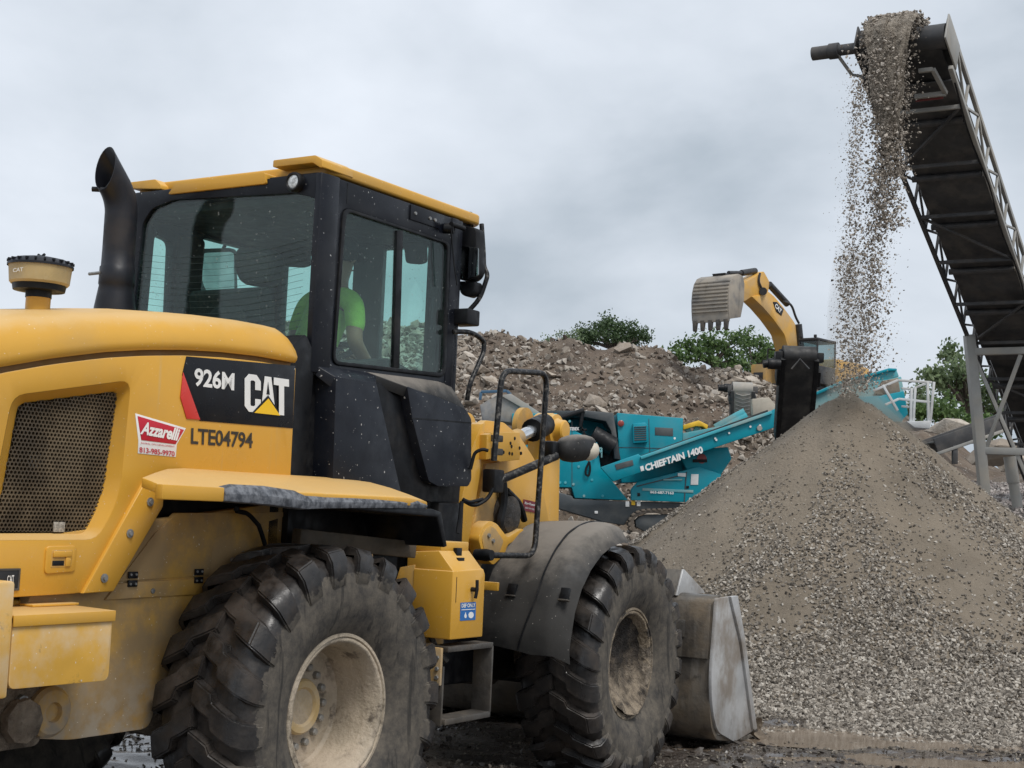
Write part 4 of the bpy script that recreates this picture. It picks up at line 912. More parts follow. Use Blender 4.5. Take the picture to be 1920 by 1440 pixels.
obj('spill_guard', prism([(1.24,1.045),(1.31,1.05),(1.36,1.22),(1.345,1.23),(1.28,1.10)],'x',-bxw+.25,bxw-.30,.006), m_bkt, bk_)
obj('spill_guard_end', prism([(1.24,1.045),(1.31,1.04),(1.80,1.045),(1.76,1.07),(1.37,1.23),(1.345,1.23)],'x',bxw-.31,bxw-.295,.004), m_bks, bk_)
obj('wear_plate', prism([(1.165,.62),(1.20,.62),(1.22,.99),(1.205,1.01),(1.185,.90)],'x',-bxw+.02,bxw-.02,.004), m_bkt, bk_)
obj('back_plate', prism([(1.155,.76),(1.18,.76),(1.19,.88),(1.168,.88)],'x',bxw-.44,bxw-.20,.003), m_stl, bk_)
obj('lift_hook', tube([(.55,1.02,1.15),(.55,.94,1.20),(.55,.90,1.10),(.55,.97,1.02)],.02,8,.05), m_stl, bk_)
fpart('coupler', prism([(.55,.40),(.98,.35),(.98,1.0),(.7,.95)],'x',-.45,.45,.02), m_dark)
fpart('mud_lump', rough_disc(.10,.0,.05,8), m_mud).location = (FLOC+Matrix.Rotation(ART,3,'Z')@Vector((bxw-.02,2.16,.02)))

# ================================================================ OPERATOR
def skin_mesh(verts, edges, radii, sub=2, root=0):
    me = bpy.data.meshes.new('mesh'); me.from_pydata(verts, edges, []); o = bpy.data.objects.new('tmp', me); COL.objects.link(o)
    sm = o.modifiers.new('s','SKIN'); o.modifiers.new('d','SUBSURF').levels = sub
    for i, r in enumerate(radii): me.skin_vertices[0].data[i].radius = r if isinstance(r,tuple) else (r,r)
    me.skin_vertices[0].data[root].use_root = True; sm.use_smooth_shade = True
    bpy.context.view_layer.update(); out_ = bpy.data.meshes.new_from_object(o.evaluated_get(bpy.context.evaluated_depsgraph_get()))
    bpy.data.objects.remove(o); out_.shade_smooth(); return out_
def rear_world(p): # loader rear frame -> world
    c, s = math.cos(PHI), math.sin(PHI); return Vector((LX+p[0]*c+p[1]*s, LY-p[0]*s+p[1]*c, p[2]))
m_skin = M('skin', (.36,.20,.13), .5, var=.1); m_shirt = M('lime_shirt', (.36,.64,.11), .8, var=.15, vs=9, bump=(.3,18,.02)); m_jean = M('dark_trousers', (.035,.04,.055), .9, var=.2); m_cap = M('dark_cap', (.03,.03,.035), .8)
OX, OY = .20, .92      # hips
op = thing('person', 'operator in lime green shirt and dark cap sitting in the loader cab', 'person', rear_world((OX,OY,2.25)), -PHI)
jb = [(0,-.12,.06),(0,-.04,.20),(0,.06,.40),(0,.10,.52),(0,.13,.60),(0,.155,.70),(0,.165,.80),   # 0-6 pelvis..crown
      (.10,-.06,.03),(.13,.30,.06),(.12,.42,-.34),(.12,.54,-.39), (-.10,-.06,.03),(-.13,.30,.06),(-.12,.42,-.34),(-.12,.54,-.39),  # legs 7-14
      (.17,.09,.48),(.23,.03,.24),(.19,.25,.10), (-.17,.09,.48),(-.23,.05,.24),(-.10,.28,.20)]   # arms 15-20
je = [(0,1),(1,2),(2,3),(3,4),(4,5),(5,6),(0,7),(7,8),(8,9),(9,10),(0,11),(11,12),(12,13),(13,14),(3,15),(15,16),(16,17),(3,18),(18,19),(19,20)]
jr = [.115,.12,.12,.065,.055,.085,.075,.09,.075,.055,.045,.09,.075,.055,.045,.06,.045,.033,.06,.045,.033]
body = obj('body', skin_mesh(jb, je, jr, 2), m_skin, op)
jt = [(0,-.10,.08),(0,-.04,.20),(0,.06,.40),(0,.105,.525),(.17,.085,.475),(.225,.045,.28),(-.17,.085,.475),(-.225,.06,.28)]
obj('shirt', skin_mesh(jt, [(0,1),(1,2),(2,3),(3,4),(4,5),(3,6),(6,7)], [.125,.13,.13,.07,.066,.056,.066,.056], 2), m_shirt, op)
obj('trousers', skin_mesh([(0,-.12,.05),(.10,-.04,.03),(.13,.30,.06),(.12,.40,-.28),(-.10,-.04,.03),(-.13,.30,.06),(-.12,.40,-.28)], [(0,1),(1,2),(2,3),(0,4),(4,5),(5,6)], [.165,.105,.09,.07,.105,.09,.07], 2), m_jean, op)
def hand(px_):
    v, e, r = [(0,0,0),(0,.05,.0)], [(0,1)], [.03,.036]
    for k, (dx, l) in enumerate(((-.03,.065),(-.01,.075),(.01,.07),(.03,.055))):
        b = len(v); v += [(dx,.085,0),(dx,.085+l*.5,-.015),(dx,.085+l*.8,-.05)]; e += [(1,b),(b,b+1),(b+1,b+2)]; r += [.011,.0095,.008]
    b = len(v); v += [(px_*.04,.03,-.01),(px_*.06,.065,-.03),(px_*.05,.09,-.05)]; e += [(0,b),(b,b+1),(b+1,b+2)]; r += [.014,.011,.009]
    return skin_mesh(v, e, r, 1)
obj('hand', hand(-1), m_skin, op, (.19,.25,.10), (0,0,.1)); obj('hand', hand(1), m_skin, op, (-.10,.28,.20), (.2,0,-.2))
hc = Vector((0,.165,.745))
obj('nose', lathe([(0,.0),(.004,.012),(.02,.016),(.035,.007),(.04,0)],'z',(hc.x,hc.y+.092,hc.z-.035),10), m_skin, op)
for s_ in (-1,1):
    obj('ear', lathe([(-.008,.0),(-.008,.022),(.006,.026),(.008,0)],'x',(hc.x+s_*.082,hc.y-.005,hc.z-.01),12), m_skin, op)
    obj('eye', lathe([(0,0),(.004,.008),(.008,0)],'y',(hc.x+s_*.032,hc.y+.08,hc.z+.012),10), m_dark, op)
obj('mouth', box((hc.x-.024,hc.y+.075,hc.z-.066),(hc.x+.024,hc.y+.084,hc.z-.058),.003), M('lips',(.24,.09,.07),.5), op)
cp = obj('cap', lathe([(.0,.098),(.03,.102),(.065,.085),(.088,.05),(.096,0)],'z',(hc.x,hc.y-.005,hc.z+.032),24), m_cap, op)
obj('cap_visor', prism(rnd([(-.085,.04),(.085,.04),(.075,.16),(.03,.19),(-.03,.19),(-.075,.16)],.03),'z',0,.008,.002), m_cap, cp, (hc.x,hc.y,hc.z+.045), (-.22,0,0))
obj('hair', lathe([(-.03,.088),(.0,.098),(.034,.099)],'z',(hc.x,hc.y-.012,hc.z+.0),20), M('dark_hair',(.02,.015,.012),.8), op)

# ================================================================ GROUND
PX, PY, PH = 4.05, 17.0, 3.27      # gravel pile apex
def ground_z(x, y):
    z = 1.02*sst(20,37,y)+.25*sst(-2,-16,x)*sst(12,30,y)
    z = z+1.95*sst(4.6,8.2,x)*sst(16.5,21.5,y)*(1-sst(30,42,y))
    near = 1-sst(18,26,y)
    z = z+near*(.045*fbm(x*.8,y*1.5,1,3)+.026*fbm(x*2.6,y*5,5,3)+.016*fbm(x*7,y*9,6,3))
    # wheel ruts behind the tyres and the low wet strip along the pile's toe
    c, s = math.cos(PHI), math.sin(PHI); dx, dy = x-LX, y-LY
    lx, ly = dx*c-dy*s, dx*s+dy*c
    for t_ in (1.0,-1.0): z = z-near*.02*np.exp(-((np.abs(lx-t_))/.26)**4)*(ly < 4.5)*(.6+.8*np.abs(np.sin(ly*11+lx*6)))
    band = np.exp(-((y-11.3-.12*(x-3))/.55)**2)*sst(1.3,2.2,x)
    band2 = np.exp(-((y-10.0-.05*x)/.30)**2)*sst(1.0,2.0,x)
    z = z-near*(.078*band+.062*band2)
    return z
def nonuni(parts):
    o_ = []
    for a, b, st in parts: o_.append(np.arange(a,b,st))
    return np.concatenate(o_+[np.array([parts[-1][1]])])
gx = nonuni([(-900,-100,100),(-100,-20,8),(-20,-6,.6),(-6,7,.05),(7,14,.25),(14,60,2.5),(60,900,105)])
gyy = nonuni([(-60,0,10),(0,7,.35),(7,14.6,.05),(14.6,30,.3),(30,80,2.5),(80,1500,142)])
XX, YY = np.meshgrid(gx, gyy); ZZ = ground_z(XX, YY)
def grid_mesh(XX, YY, ZZ):
    ny, nx = XX.shape; v = np.stack([XX,YY,ZZ],-1).reshape(-1,3); i = np.arange(ny*nx).reshape(ny,nx)
    f = np.stack([i[:-1,:-1],i[:-1,1:],i[1:,1:],i[1:,:-1]],-1).reshape(-1,4); return npmesh(v, f, True)
def mud_mat():
    m = M('wet_mud', (.070,.054,.043), .24, var=.45, vs=1.8, dust=((.115,.09,.071),.5,1.3,.56), stain=((.028,.023,.019),2.6,.58), bump=(1.0,22,.05), rv=.15, coat=.8)
    m.node_tree.nodes['Principled BSDF'].inputs['Coat Roughness'].default_value = .12
    return m
ground = tag(obj('ground', grid_mesh(XX,YY,ZZ), mud_mat()), kind='structure')
m_water = M('muddy_water', (.19,.148,.11), .06, var=.15, vs=2, rv=.04, bump=(.03,9))
m_water.node_tree.nodes['Principled BSDF'].inputs['Specular IOR Level'].default_value = .6
bm = bmesh.new()
for a, b in ((18,13),): add_lathe(bm, [(0,1.0),(0,.0)], 'z', (0,0,0), 48)
pm = fin(bm,0)
for (x_, y_, rx, ry, zw) in ((3.9,11.2,3.0,.70,-.036),(3.4,10.05,2.6,.50,-.034),(-1.2,9.4,.8,.9,-.034)):
    pd = obj('puddle', pm, m_water, None, (x_,y_,zw)); pd.scale = (rx,ry,1); tag(pd, kind='structure')

# ================================================================ STONES (shared shapes)
def hull_mesh(n, seed, sx=1, sy=1, sz=1):
    rg = np.random.default_rng(seed); bm = bmesh.new()
    for p in rg.normal(size=(n,3)):
        p = p/np.linalg.norm(p)*(.8+.25*rg.random()); bm.verts.new((p[0]*sx,p[1]*sy,p[2]*sz))
    r_ = bmesh.ops.convex_hull(bm, input=bm.verts[:])
    bmesh.ops.delete(bm, geom=[v for v in bm.verts if not v.link_faces], context='VERTS')
    bmesh.ops.triangulate(bm, faces=bm.faces[:]); bmesh.ops.recalc_face_normals(bm, faces=bm.faces[:]); return bm
def hull_np(n, seed, *s):
    bm = hull_mesh(n, seed, *s); bm.verts.index_update(); v = np.array([x.co[:] for x in bm.verts]); f = np.array([[y.index for y in x.verts] for x in bm.faces]); bm.free(); return v, f
ST = [hull_np(random.choice((8,9,10)), 100+i, 1, .75+.03*(i%5), .5+.05*(i%6)) for i in range(14)]
def rotm(n, rg):
    q = rg.normal(size=(n,4)); q /= np.linalg.norm(q,axis=1,keepdims=True); w_, x, y, z = q.T
    return np.stack([1-2*(y*y+z*z),2*(x*y-z*w_),2*(x*z+y*w_),2*(x*y+z*w_),1-2*(x*x+z*z),2*(y*z-x*w_),2*(x*z-y*w_),2*(y*z+x*w_),1-2*(x*x+y*y)],-1).reshape(n,3,3)
def stones_mesh(pos, size, rg, flat=None):
    n = len(pos); kind = rg.integers(0,len(ST),n); vs_, fs_ = [], []; b = 0; Rm = rotm(n, rg)
    for k, (v, f) in enumerate(ST):
        ix = np.where(kind == k)[0]
        if not len(ix): continue
        vv = np.einsum('nij,kj->nki', Rm[ix], v)*size[ix][:,None,None]
        if flat is not None: vv[:,:,2] *= flat
        vv += pos[ix][:,None,:]; vs_.append(vv.reshape(-1,3)); fs_.append((f[None]+(np.arange(len(ix))*len(v))[:,None,None]+b).reshape(-1,3)); b += len(ix)*len(v)
    return npmesh(np.concatenate(vs_), np.concatenate(fs_))
def stone_mat(name, cols, rough=.85):
    """every stone its own shade (random per island)"""
    m = bpy.data.materials.new(name); m.use_nodes = True; t = m.node_tree; p = t.nodes['Principled BSDF']; N = t.nodes.new
    g = N('ShaderNodeNewGeometry'); r = N('ShaderNodeValToRGB'); e_ = r.color_ramp.elements
    for i, c in enumerate(cols):
        x = i/(len(cols)-1)
        if i == 0: e_[0].position = 0; e_[0].color = (*c,1)
        elif i == len(cols)-1: e_[-1].position = 1; e_[-1].color = (*c,1)
        else: q = e_.new(x); q.color = (*c,1)
    nz_ = N('ShaderNodeTexNoise'); nz_.inputs['Scale'].default_value = 30; co = N('ShaderNodeTexCoord'); t.links.new(co.outputs['Object'], nz_.inputs[0])
    mx = N('ShaderNodeMix'); mx.data_type = 'RGBA'; mx.blend_type = 'MULTIPLY'; mx.inputs[0].default_value = .5
    t.links.new(g.outputs['Random Per Island'], r.inputs[0]); t.links.new(r.outputs[0], mx.inputs[6]); t.links.new(nz_.outputs[0], mx.inputs[7])
    t.links.new(mx.outputs[2], p.inputs['Base Color']); p.inputs['Roughness'].default_value = rough; return m
m_grav = stone_mat('crushed_gravel', [(.085,.071,.057),(.19,.164,.134),(.30,.262,.217),(.42,.372,.312),(.62,.57,.495)])
m_gravd = stone_mat('damp_gravel', [(.11,.093,.074),(.18,.154,.122),(.26,.225,.18),(.38,.335,.275)])

# ================================================================ GRAVEL PILE
PR = 4.12
def pile_z(x, y):
    dx, dy = x-PX, y-PY; r = np.hypot(dx,dy); a = np.arctan2(dy,dx)
    rr = PR*(1+.05*fbm(np.cos(a)*2+3,np.sin(a)*2+1,21,3)); t = r/rr
    z = PH*(1-t)
    z = np.where(t > .80, PH*(.235*np.exp(-(t-.80)/.235)-.035), z)      # flared toe
    z = np.where(r < .30, z-.07*(1-(r/.30)**2), z)
    gully = fbm(a*5.0, r*.35, 31, 3)
    z = z+.07*gully*np.clip(t*2,0,1)*np.clip((1.15-t)*3,0,1)+.035*fbm(x*1.6,y*1.6,7,3)+.012*fbm(x*7,y*7,9,2)
    return np.maximum(z, -.3)
ax_ = np.linspace(PX-6.8,PX+6.8,270); ay_ = np.linspace(PY-6.8,PY+6.0,250); AX, AY = np.meshgrid(ax_, ay_)
pz = pile_z(AX,AY)+ground_z(AX,AY)*0
pz = np.where(pz < -.05, -.5, pz)
def pile_mat():
    return M('damp_sand_and_fines', (.165,.135,.100), .92, var=.22, vs=1.3, dust=((.215,.177,.133),.6,.8,.50), stain=((.082,.067,.05),1.7,.60), spk=((.36,.31,.24),45,.69), bump=(.8,30,.03))
pile = tag(obj('gravel_pile', grid_mesh(AX,AY,pz), pile_mat()), 'tall cone of brown crushed gravel under the conveyor head, coarse stones round its foot', 'gravel pile')
def in_bucket(x, y):
    P = np.array([x-LX, y-LY]); c, s = math.cos(PHI), math.sin(PHI); lx, ly = P[0]*c-P[1]*s, P[0]*s+P[1]*c
    ly = ly-1.5; c, s = math.cos(ART), math.sin(ART); fx, fy = lx*c+ly*s, -lx*s+ly*c-1.5
    return (np.abs(fx) < 1.38) & (fy > .9) & (fy < 2.3)
def coarse(x, y):
    """where the coarse stones lie: the foot and streaks running down"""
    dx, dy = x-PX, y-PY; r = np.hypot(dx,dy)/PR; a = np.arctan2(dy,dx)
    st = fbm(a*3.2+1.7, r*1.2, 41, 3)
    bare = np.exp(-(((a+1.50+.10*np.sin(r*6))/.20)**2))*(1-sst(.86,1.0,r+.15*st))*sst(.1,.2,r)+np.exp(-(((a+2.02)/.20)**2+((r-.80+.1*st)/.13)**2))*1.2
    rt = np.exp(-((a+.98+.15*np.sin(r*5+1))/.24)**2)*sst(.10,.30,r)+.6*np.exp(-((a+2.3+.1*np.sin(r*7))/.12)**2)*sst(.3,.5,r)
    return np.clip((sst(.60,.86,r+.20*st)+.8*rt+.75*sst(.12,.36,st)*sst(.15,.4,r)+.015)*(1-.93*np.clip(bare,0,1)), 0, 1)
rg = np.random.default_rng(5)
def scatter(n, prob, xr, yr):
    x = rg.uniform(*xr,n); y = rg.uniform(*yr,n); k = rg.random(n) < prob(x,y); return x[k], y[k]
x, y = scatter(225000, lambda x,y: coarse(x,y)*((y < PY+1.2))*(pile_z(x,y) > ground_z(x,y)-.01)*~in_bucket(x,y), (PX-5.6,PX+5.6), (PY-6.3,PY+1.2))
sz = .011+.017*rg.random(len(x))**1.6; sz = sz*(.8+.45*np.clip(np.hypot(x-PX,y-PY)/PR,0,1))
zp = np.maximum(pile_z(x,y), ground_z(x,y))
pos = np.stack([x,y,zp+sz*.25],-1)
gs = obj('coarse_stones', stones_mesh(pos, sz*1.06, rg), m_grav, pile); tag(gs, kind='stuff')
x, y = scatter(17000, lambda x,y: (np.hypot(x-PX,y-PY) < PR*.85)*(1-coarse(x,y))*.55*(y < PY+.8), (PX-4.6,PX+4.6), (PY-4.6,PY+.8))
sz = .007+.012*rg.random(len(x))**2.5
tag(obj('fine_stones', stones_mesh(np.stack([x,y,pile_z(x,y)+sz*.3],-1), sz, rg), m_gravd, pile), kind='stuff')
# gravel strewn on the mud
x, y = scatter(100000, lambda x,y: (.10+1.1*np.exp(-np.clip(np.hypot(x-PX,y-PY)-PR*1.2,0,9)/.75))*(y < 15)*~in_bucket(x,y)*(pile_z(x,y) < ground_z(x,y)+.01), (-3.5,7), (8.2,15))
sz = .008+.014*rg.random(len(x))**2
tag(obj('strewn_gravel', stones_mesh(np.stack([x,y,ground_z(x,y)+sz*.2],-1), sz, rg), m_gravd, ground), kind='stuff')
# mud clods near the wheels
x, y = scatter(13000, lambda x,y: np.where(fbm(x*1.3,y*1.3,61,2) > .0,.9,.25), (-4.5,6.5), (7.4,12.2))
sz = .012+.05*rg.random(len(x))**3
tag(obj('mud_clods', stones_mesh(np.stack([x,y,ground_z(x,y)],-1), sz, rg, .6), M('wet_clod',(.05,.04,.032),.4,var=.4,vs=9,rv=.2), ground), kind='stuff')

# ================================================================ STACKING CONVEYOR
BETA_A = math.radians(25)
hA = W(1604,110,y=17.0)
# direction such that the near lower edge passes the second sighted pixel
best = None
for b in np.linspace(.2,1.0,400):
    d = Vector((math.sin(b)*math.cos(BETA_A), math.cos(b)*math.cos(BETA_A), -math.sin(BETA_A)))
    rr = ray(1810,622); n_ = rr.cross(d); w0 = hA-O3
    dist = abs(w0.dot(n_))/n_.length
    if best is None or dist < best[0]: best = (dist,b,d)
U = best[2]; bb_ = best[1]; WV = Vector((math.cos(bb_),-math.sin(bb_),0)); NV = WV.cross(U)   # across (left->right), normal (up)
if NV.z < 0: NV = -NV
CW, CL = 1.07, 15.5
def C(u, v, n_): return hA+U*u+WV*v+NV*n_
conv = thing('stacking_conveyor', 'tall inclined stacking conveyor pouring gravel from its head, with black belt and grey lattice frame', 'conveyor', C(8.2,.5,0)-Vector((0,0,2.2)))
co_off = conv.location.copy()
m_galv = M('grey_conveyor_steel', (.30,.295,.275), .55, .1, var=.12, vs=2, dust=(DUST,.4,2.2,.55)); m_belt = M('conveyor_belt', (.018,.018,.019), .6, var=.3, vs=2.5, dust=((.10,.09,.075),.5,2.5,.55)); m_cdk = M('dark_conveyor_steel', (.045,.045,.047), .55, var=.2, vs=3, dust=((.16,.14,.12),.4,4,.55))
def cobj(name, me, mat, par=None):
    if par is None:
        o_ = obj(name, me, mat, conv); o_.matrix_parent_inverse = Matrix.Translation(-co_off)
    else: o_ = obj(name, me, mat, par)
    return o_
def cslab(u0, u1, v0, v1, n0, n1, bevel=.01):
    bm = bmesh.new(); v = [bm.verts.new(C(a,b,c)) for a in (u0,u1) for b in (v0,v1) for c in (n0,n1)]
    for f in ((0,1,3,2),(4,6,7,5),(0,4,5,1),(2,3,7,6),(0,2,6,4),(1,5,7,3)): bm.faces.new([v[i] for i in f])
    return fin(bm, bevel)
cobj('carry_belt', cslab(.1,CL,.12,CW-.10,.40,.43), m_belt)
cobj('return_belt', cslab(.1,CL,.15,CW-.08,.12,.15), m_belt)
cobj('underside_cover', cslab(.65,7.2,.13,CW-.04,.06,.085), m_cdk)
def drum(u, n_, r, v0, v1, seg=28):
    a, b = C(u,v0,n_), C(u,v1,n_); return tube([a,b], r, seg)
cobj('head_drum', drum(.10,.27,.155,.02,CW-.02), m_cdk)
cobj('tail_drum', drum(CL,.32,.20,.08,CW-.08), m_cdk)
for v_, mt in ((.0,m_cdk),(CW,m_galv)):
    bm = bmesh.new()
    bar(bm, C(.35,v_,.0), C(CL,v_,.0), .055, .055); bar(bm, C(.0,v_,.42), C(CL,v_,.42), .05, .07)
    cobj('truss_chord', fin(bm,.005), mt)
    k = 0; u = .5
    while u < CL-.6:
        cobj('truss_web', bars([(C(u,v_,.03),C(u,v_,.40),.035,.035)],.003), mt)
        cobj('truss_web', bars([(C(u,v_,.03) if k%2 else C(u,v_,.40),C(u+.62,v_,.40) if k%2 else C(u+.62,v_,.03),.03,.03)],.003), mt); u += .62; k += 1
u = 1.05; k = 0
while u < CL-.5:
    cobj('cross_member', bars([(C(u,.03,-.02),C(u,CW-.03,-.02),.05,.05)],.003), m_cdk if k else m_galv)
    if k%2 == 0: cobj('cross_brace', bars([(C(u,.03,-.02) if k%4 else C(u,CW-.03,-.02),C(u+1.1,CW-.03,-.02) if k%4 else C(u+1.1,.03,-.02),.04,.035)],.003), m_cdk)
    u += 1.1; k += 1
for k_ in range(9):
    uu = 1.35+1.1*k_; cobj('return_idler', tube([C(uu,.10,.02),C(uu,CW-.06,.02)],.045,12), m_cdk)
for k_ in range(5):
    uu = 1.9+1.1*k_; cobj('idler_hanger', bars([(C(uu-.55,CW-.04,.0),C(uu-.55,CW-.04,.18),.03,.06)],.003), m_galv)
cobj('wiring', tubes([([C(a_,CW-.02+.02*math.sin(a_*3),-.03+.01*math.sin(a_*5)) for a_ in np.linspace(.6,12,40)],.012)],6), m_dark)
cobj('head_bracket', bars([(C(.75,.55,-.05),C(.75,CW-.14,-.05),.05,.06),(C(.75,CW-.14,-.05),C(.32,CW-.20,-.03),.05,.05),(C(.32,CW-.20,-.03),C(.32,.70,-.03),.05,.05)],.004), m_galv)
cobj('belt_scraper', bars([(C(.80,.55,-.07),C(.80,CW-.18,-.07),.02,.025)],.003), M('dull_red_rubber',(.16,.03,.028),.7))
mo = cobj('drive_motor', tubes([([C(.10,-.02,.27),C(.10,-.28,.27)],.07),([C(.10,-.28,.27),C(.10,-.40,.27)],.10),([C(.10,-.38,.27),C(.10,-.62,.27)],.085)],14), m_cdk)
cobj('motor_bracket', bars([(C(.10,-.30,.22),C(.35,-.16,.08),.05,.02),(C(.35,-.18,.08),C(.45,.0,.10),.03,.03)],.003), m_galv, None)
cobj('head_plate', cslab(-.08,.55,-.03,-.005,.08,.46), m_cdk); cobj('head_plate', cslab(-.08,.50,CW+.005,CW+.03,.08,.46), m_galv)
cobj('side_stub', bars([(C(5.2,CW+.03,.45),C(5.2,CW+.9,.45),.06,.06)],.004), m_cdk)
# support legs: portal frame standing on the bank
def leg_pt(px_, py_, yy): return W(px_,py_,y=yy)
DL = None
tt = 0
# depth of the frame = where the conveyor's left lower chord passes pixel row 640
for q in np.linspace(3,12,900):
    p = C(q,0,0)
    v = p-O3; xr, yr, zr = v.dot(_r), v.dot(_u), v.dot(_f)
    if 720-F*yr/zr >= 632: DL = p.y; uq = q; break
lm = m_galv
cobj('support_leg', bars([(leg_pt(1817,628,DL),leg_pt(1846,925,DL),.15,.15)],.01), lm)
cobj('support_leg', bars([(leg_pt(2010,628,DL-.6),leg_pt(2030,930,DL-.6),.15,.15)],.01), lm)
cobj('leg_beam', bars([(leg_pt(1822,660,DL),leg_pt(2012,655,DL-.6),.11,.11)],.008), lm)
cobj('leg_beam', bars([(leg_pt(1842,845,DL),leg_pt(2022,850,DL-.6),.12,.11)],.008), lm)
cobj('leg_brace', bars([(leg_pt(1827,668,DL-.02),leg_pt(1932,910,DL-.3),.055,.055)],.006), lm)
cobj('leg_brace', bars([(leg_pt(1914,665,DL-.35),leg_pt(1850,838,DL-.05),.055,.055)],.006), lm)
f0, f1, f2 = leg_pt(1893,856,DL+.1), leg_pt(1900,905,DL+.1), leg_pt(1910,962,DL+.1)
cobj('jack_foot', tubes([([f0,f1],.095),([f1,f2],.08)],14), m_cdk if False else m_galv)
cobj('jack_plate', box((f2.x-.25,f2.y-.25,f2.z-.05),(f2.x+.25,f2.y+.25,f2.z),.01), m_galv)

# ---- gravel riding over the head drum and falling to the pile
head = C(.10,CW*.42,.55)
n = 9000; rgf = np.random.default_rng(77)
v_ = rgf.normal(.40,.13,n).clip(.10,.80); tq = rgf.random(n)
ths = rgf.uniform(-.5,2.3,n)
pos = np.array([C(.10-.0,0,.27)[:]])+np.outer(v_,np.array(WV))
rad = .20+.15*rgf.random(n)
pos = pos+np.outer(np.cos(ths)*rad,np.array(NV))+np.outer(-np.sin(ths)*rad,np.array(U))
z_cut = rgf.random(n)
sz = .010+.022*rgf.random(n)**2
m_fall = stone_mat('falling_gravel_stone', [(.12,.10,.08),(.25,.21,.17),(.40,.345,.285),(.54,.475,.40),(.68,.61,.53)])
hs_ = obj('gravel_on_belt', stones_mesh(pos, sz*1.2, rgf), m_fall, None)
tag(hs_, 'mound of crushed gravel spilling over the conveyor head drum', 'gravel', kind='stuff')
# the dense body of the pour: a lumpy sheet over the drum that thins out as it drops
bm = bmesh.new(); pth = []
for u_, n__ in ((1.5,.47),(.9,.50),(.45,.55),(.12,.58),(-.08,.52),(-.20,.38),(-.25,.22)): pth.append((C(u_,0,n__),1.0))
lastp = pth[-1][0]
for d_ in (.18,.38,.6,.85,1.1,1.35,1.6): pth.append((lastp+Vector((0,-.05*d_,-d_)),1-d_/1.9))
rows = []
for i, (p_, wf) in enumerate(pth):
    v0, v1 = .42-.30*wf, .44+.28*wf; row = []
    for k in range(25):
        t_ = k/24; v_2 = v0+(v1-v0)*t_; nn_ = float(fbm(np.array([i*.9+t_*1.3]),np.array([t_*9.]),73,3)[0]); edge = math.sin(t_*math.pi)
        row.append(bm.verts.new(p_+WV*(v_2+.05*nn_)+(NV if i < 5 else Vector((0,-1,0)))*(.07*edge+.07*nn_)))
    rows.append(row)
for A, B in zip(rows, rows[1:]):
    for k in range(24): bm.faces.new((A[k],A[k+1],B[k+1],B[k]))
bmesh.ops.solidify(bm, geom=bm.faces[:], thickness=.05)
tag(obj('pouring_fines', fin(bm,0,smooth=60), M('pouring_sand',(.33,.285,.23),.95,var=.3,vs=9,dust=((.13,.105,.08),.7,14,.5),spk=((.46,.41,.34),40,.62),bump=(1,38,.05)), hs_), kind='stuff')
# curtain: leaves the belt, then two loose falling columns
def fall(n, top, bot, x0, x1, sprd0, sprd1, depth, smin, smax, pw=1.0):
    t = rgf.random(n)**pw; cx = x0+(x1-x0)*t; sp = sprd0+(sprd1-sprd0)*t
    clump = .35*fbm(t*23,np.full(n,.5),71,3)
    px_ = cx+rgf.normal(0,1,n)*sp*(1+.35*clump); py_ = top+(bot-top)*t+rgf.normal(0,4,n)
    yy = depth+rgf.normal(0,.16,n); P = np.zeros((n,3))
    for i in range(n): P[i] = W(float(px_[i]),float(py_[i]),y=float(yy[i]))[:]
    return P, smin+(smax-smin)*rgf.random(n)**2.4
HY = head.y-.42
Pc, Sc = [], []
for a in ((3600,60,330,1668,1672,26,15,HY+.1,.009,.028),(3000,90,430,1650,1668,24,16,HY,.008,.028),(4300,320,735,1650,1612,14,21,HY-.05,.005,.024),(2000,150,560,1612,1588,7,10,HY-.2,.005,.020),(1100,480,745,1588,1585,10,13,HY-.25,.006,.023),(1800,300,720,1655,1618,20,27,HY,.004,.013),(1500,150,740,1600,1590,15,19,HY-.2,.0035,.010)):
    p, s_ = fall(*a); Pc.append(p); Sc.append(s_)
Pc, Sc = np.concatenate(Pc), np.concatenate(Sc)
fg = obj('falling_gravel', stones_mesh(Pc, Sc*1.15, rgf), m_fall, None)
tag(fg, 'stream of loose gravel falling from the conveyor head to the pile top', 'gravel', kind='stuff')

# ================================================================ BANK, SMALL CONVEYOR AND GRAVEL UNDER THE STACKER
x = rgf.uniform(5.2,14,16000); y = rgf.uniform(16.5,30,16000); k = (ground_z(x,y) > .5) & (pile_z(x,y) < ground_z(x,y))
x, y = x[k], y[k]; sz = .03+.05*rgf.random(len(x))**2
tag(obj('bank_gravel', stones_mesh(np.stack([x,y,ground_z(x,y)],-1), sz, rgf), stone_mat('pinkish_gravel',[(.20,.165,.15),(.33,.29,.27),(.44,.39,.36),(.52,.48,.44)]), ground), kind='stuff')
sc2 = thing('side_conveyor', 'low dark grey conveyor crossing behind the stacker legs', 'conveyor', W(1815,840,y=29))
def chan(par, a, b, wdt, hgt, mat, mbelt):
    a, b = Vector(a)-par.location, Vector(b)-par.location; d = (b-a).normalized(); s = Vector((0,1,0)).cross(d).normalized(); dep = Vector((0,wdt,0))
    obj('side_plate', bars([(a,b,.06,hgt)],.006), mat, par); obj('side_plate', bars([(a+dep,b+dep,.06,hgt)],.006), mat, par)
    obj('belt', bars([(a+dep*.5+Vector((0,0,hgt*.25)),b+dep*.5+Vector((0,0,hgt*.25)),wdt*.9,.03)],.004), mbelt, par)
    obj('frame_rail', bars([(a-Vector((0,.04,hgt*.42)),b-Vector((0,.04,hgt*.42)),.05,.06)],.004), m_galv, par)
chan(sc2, W(1755,838,y=28.5), W(1905,786,y=28.5), .9, .34, m_cdk, m_belt)
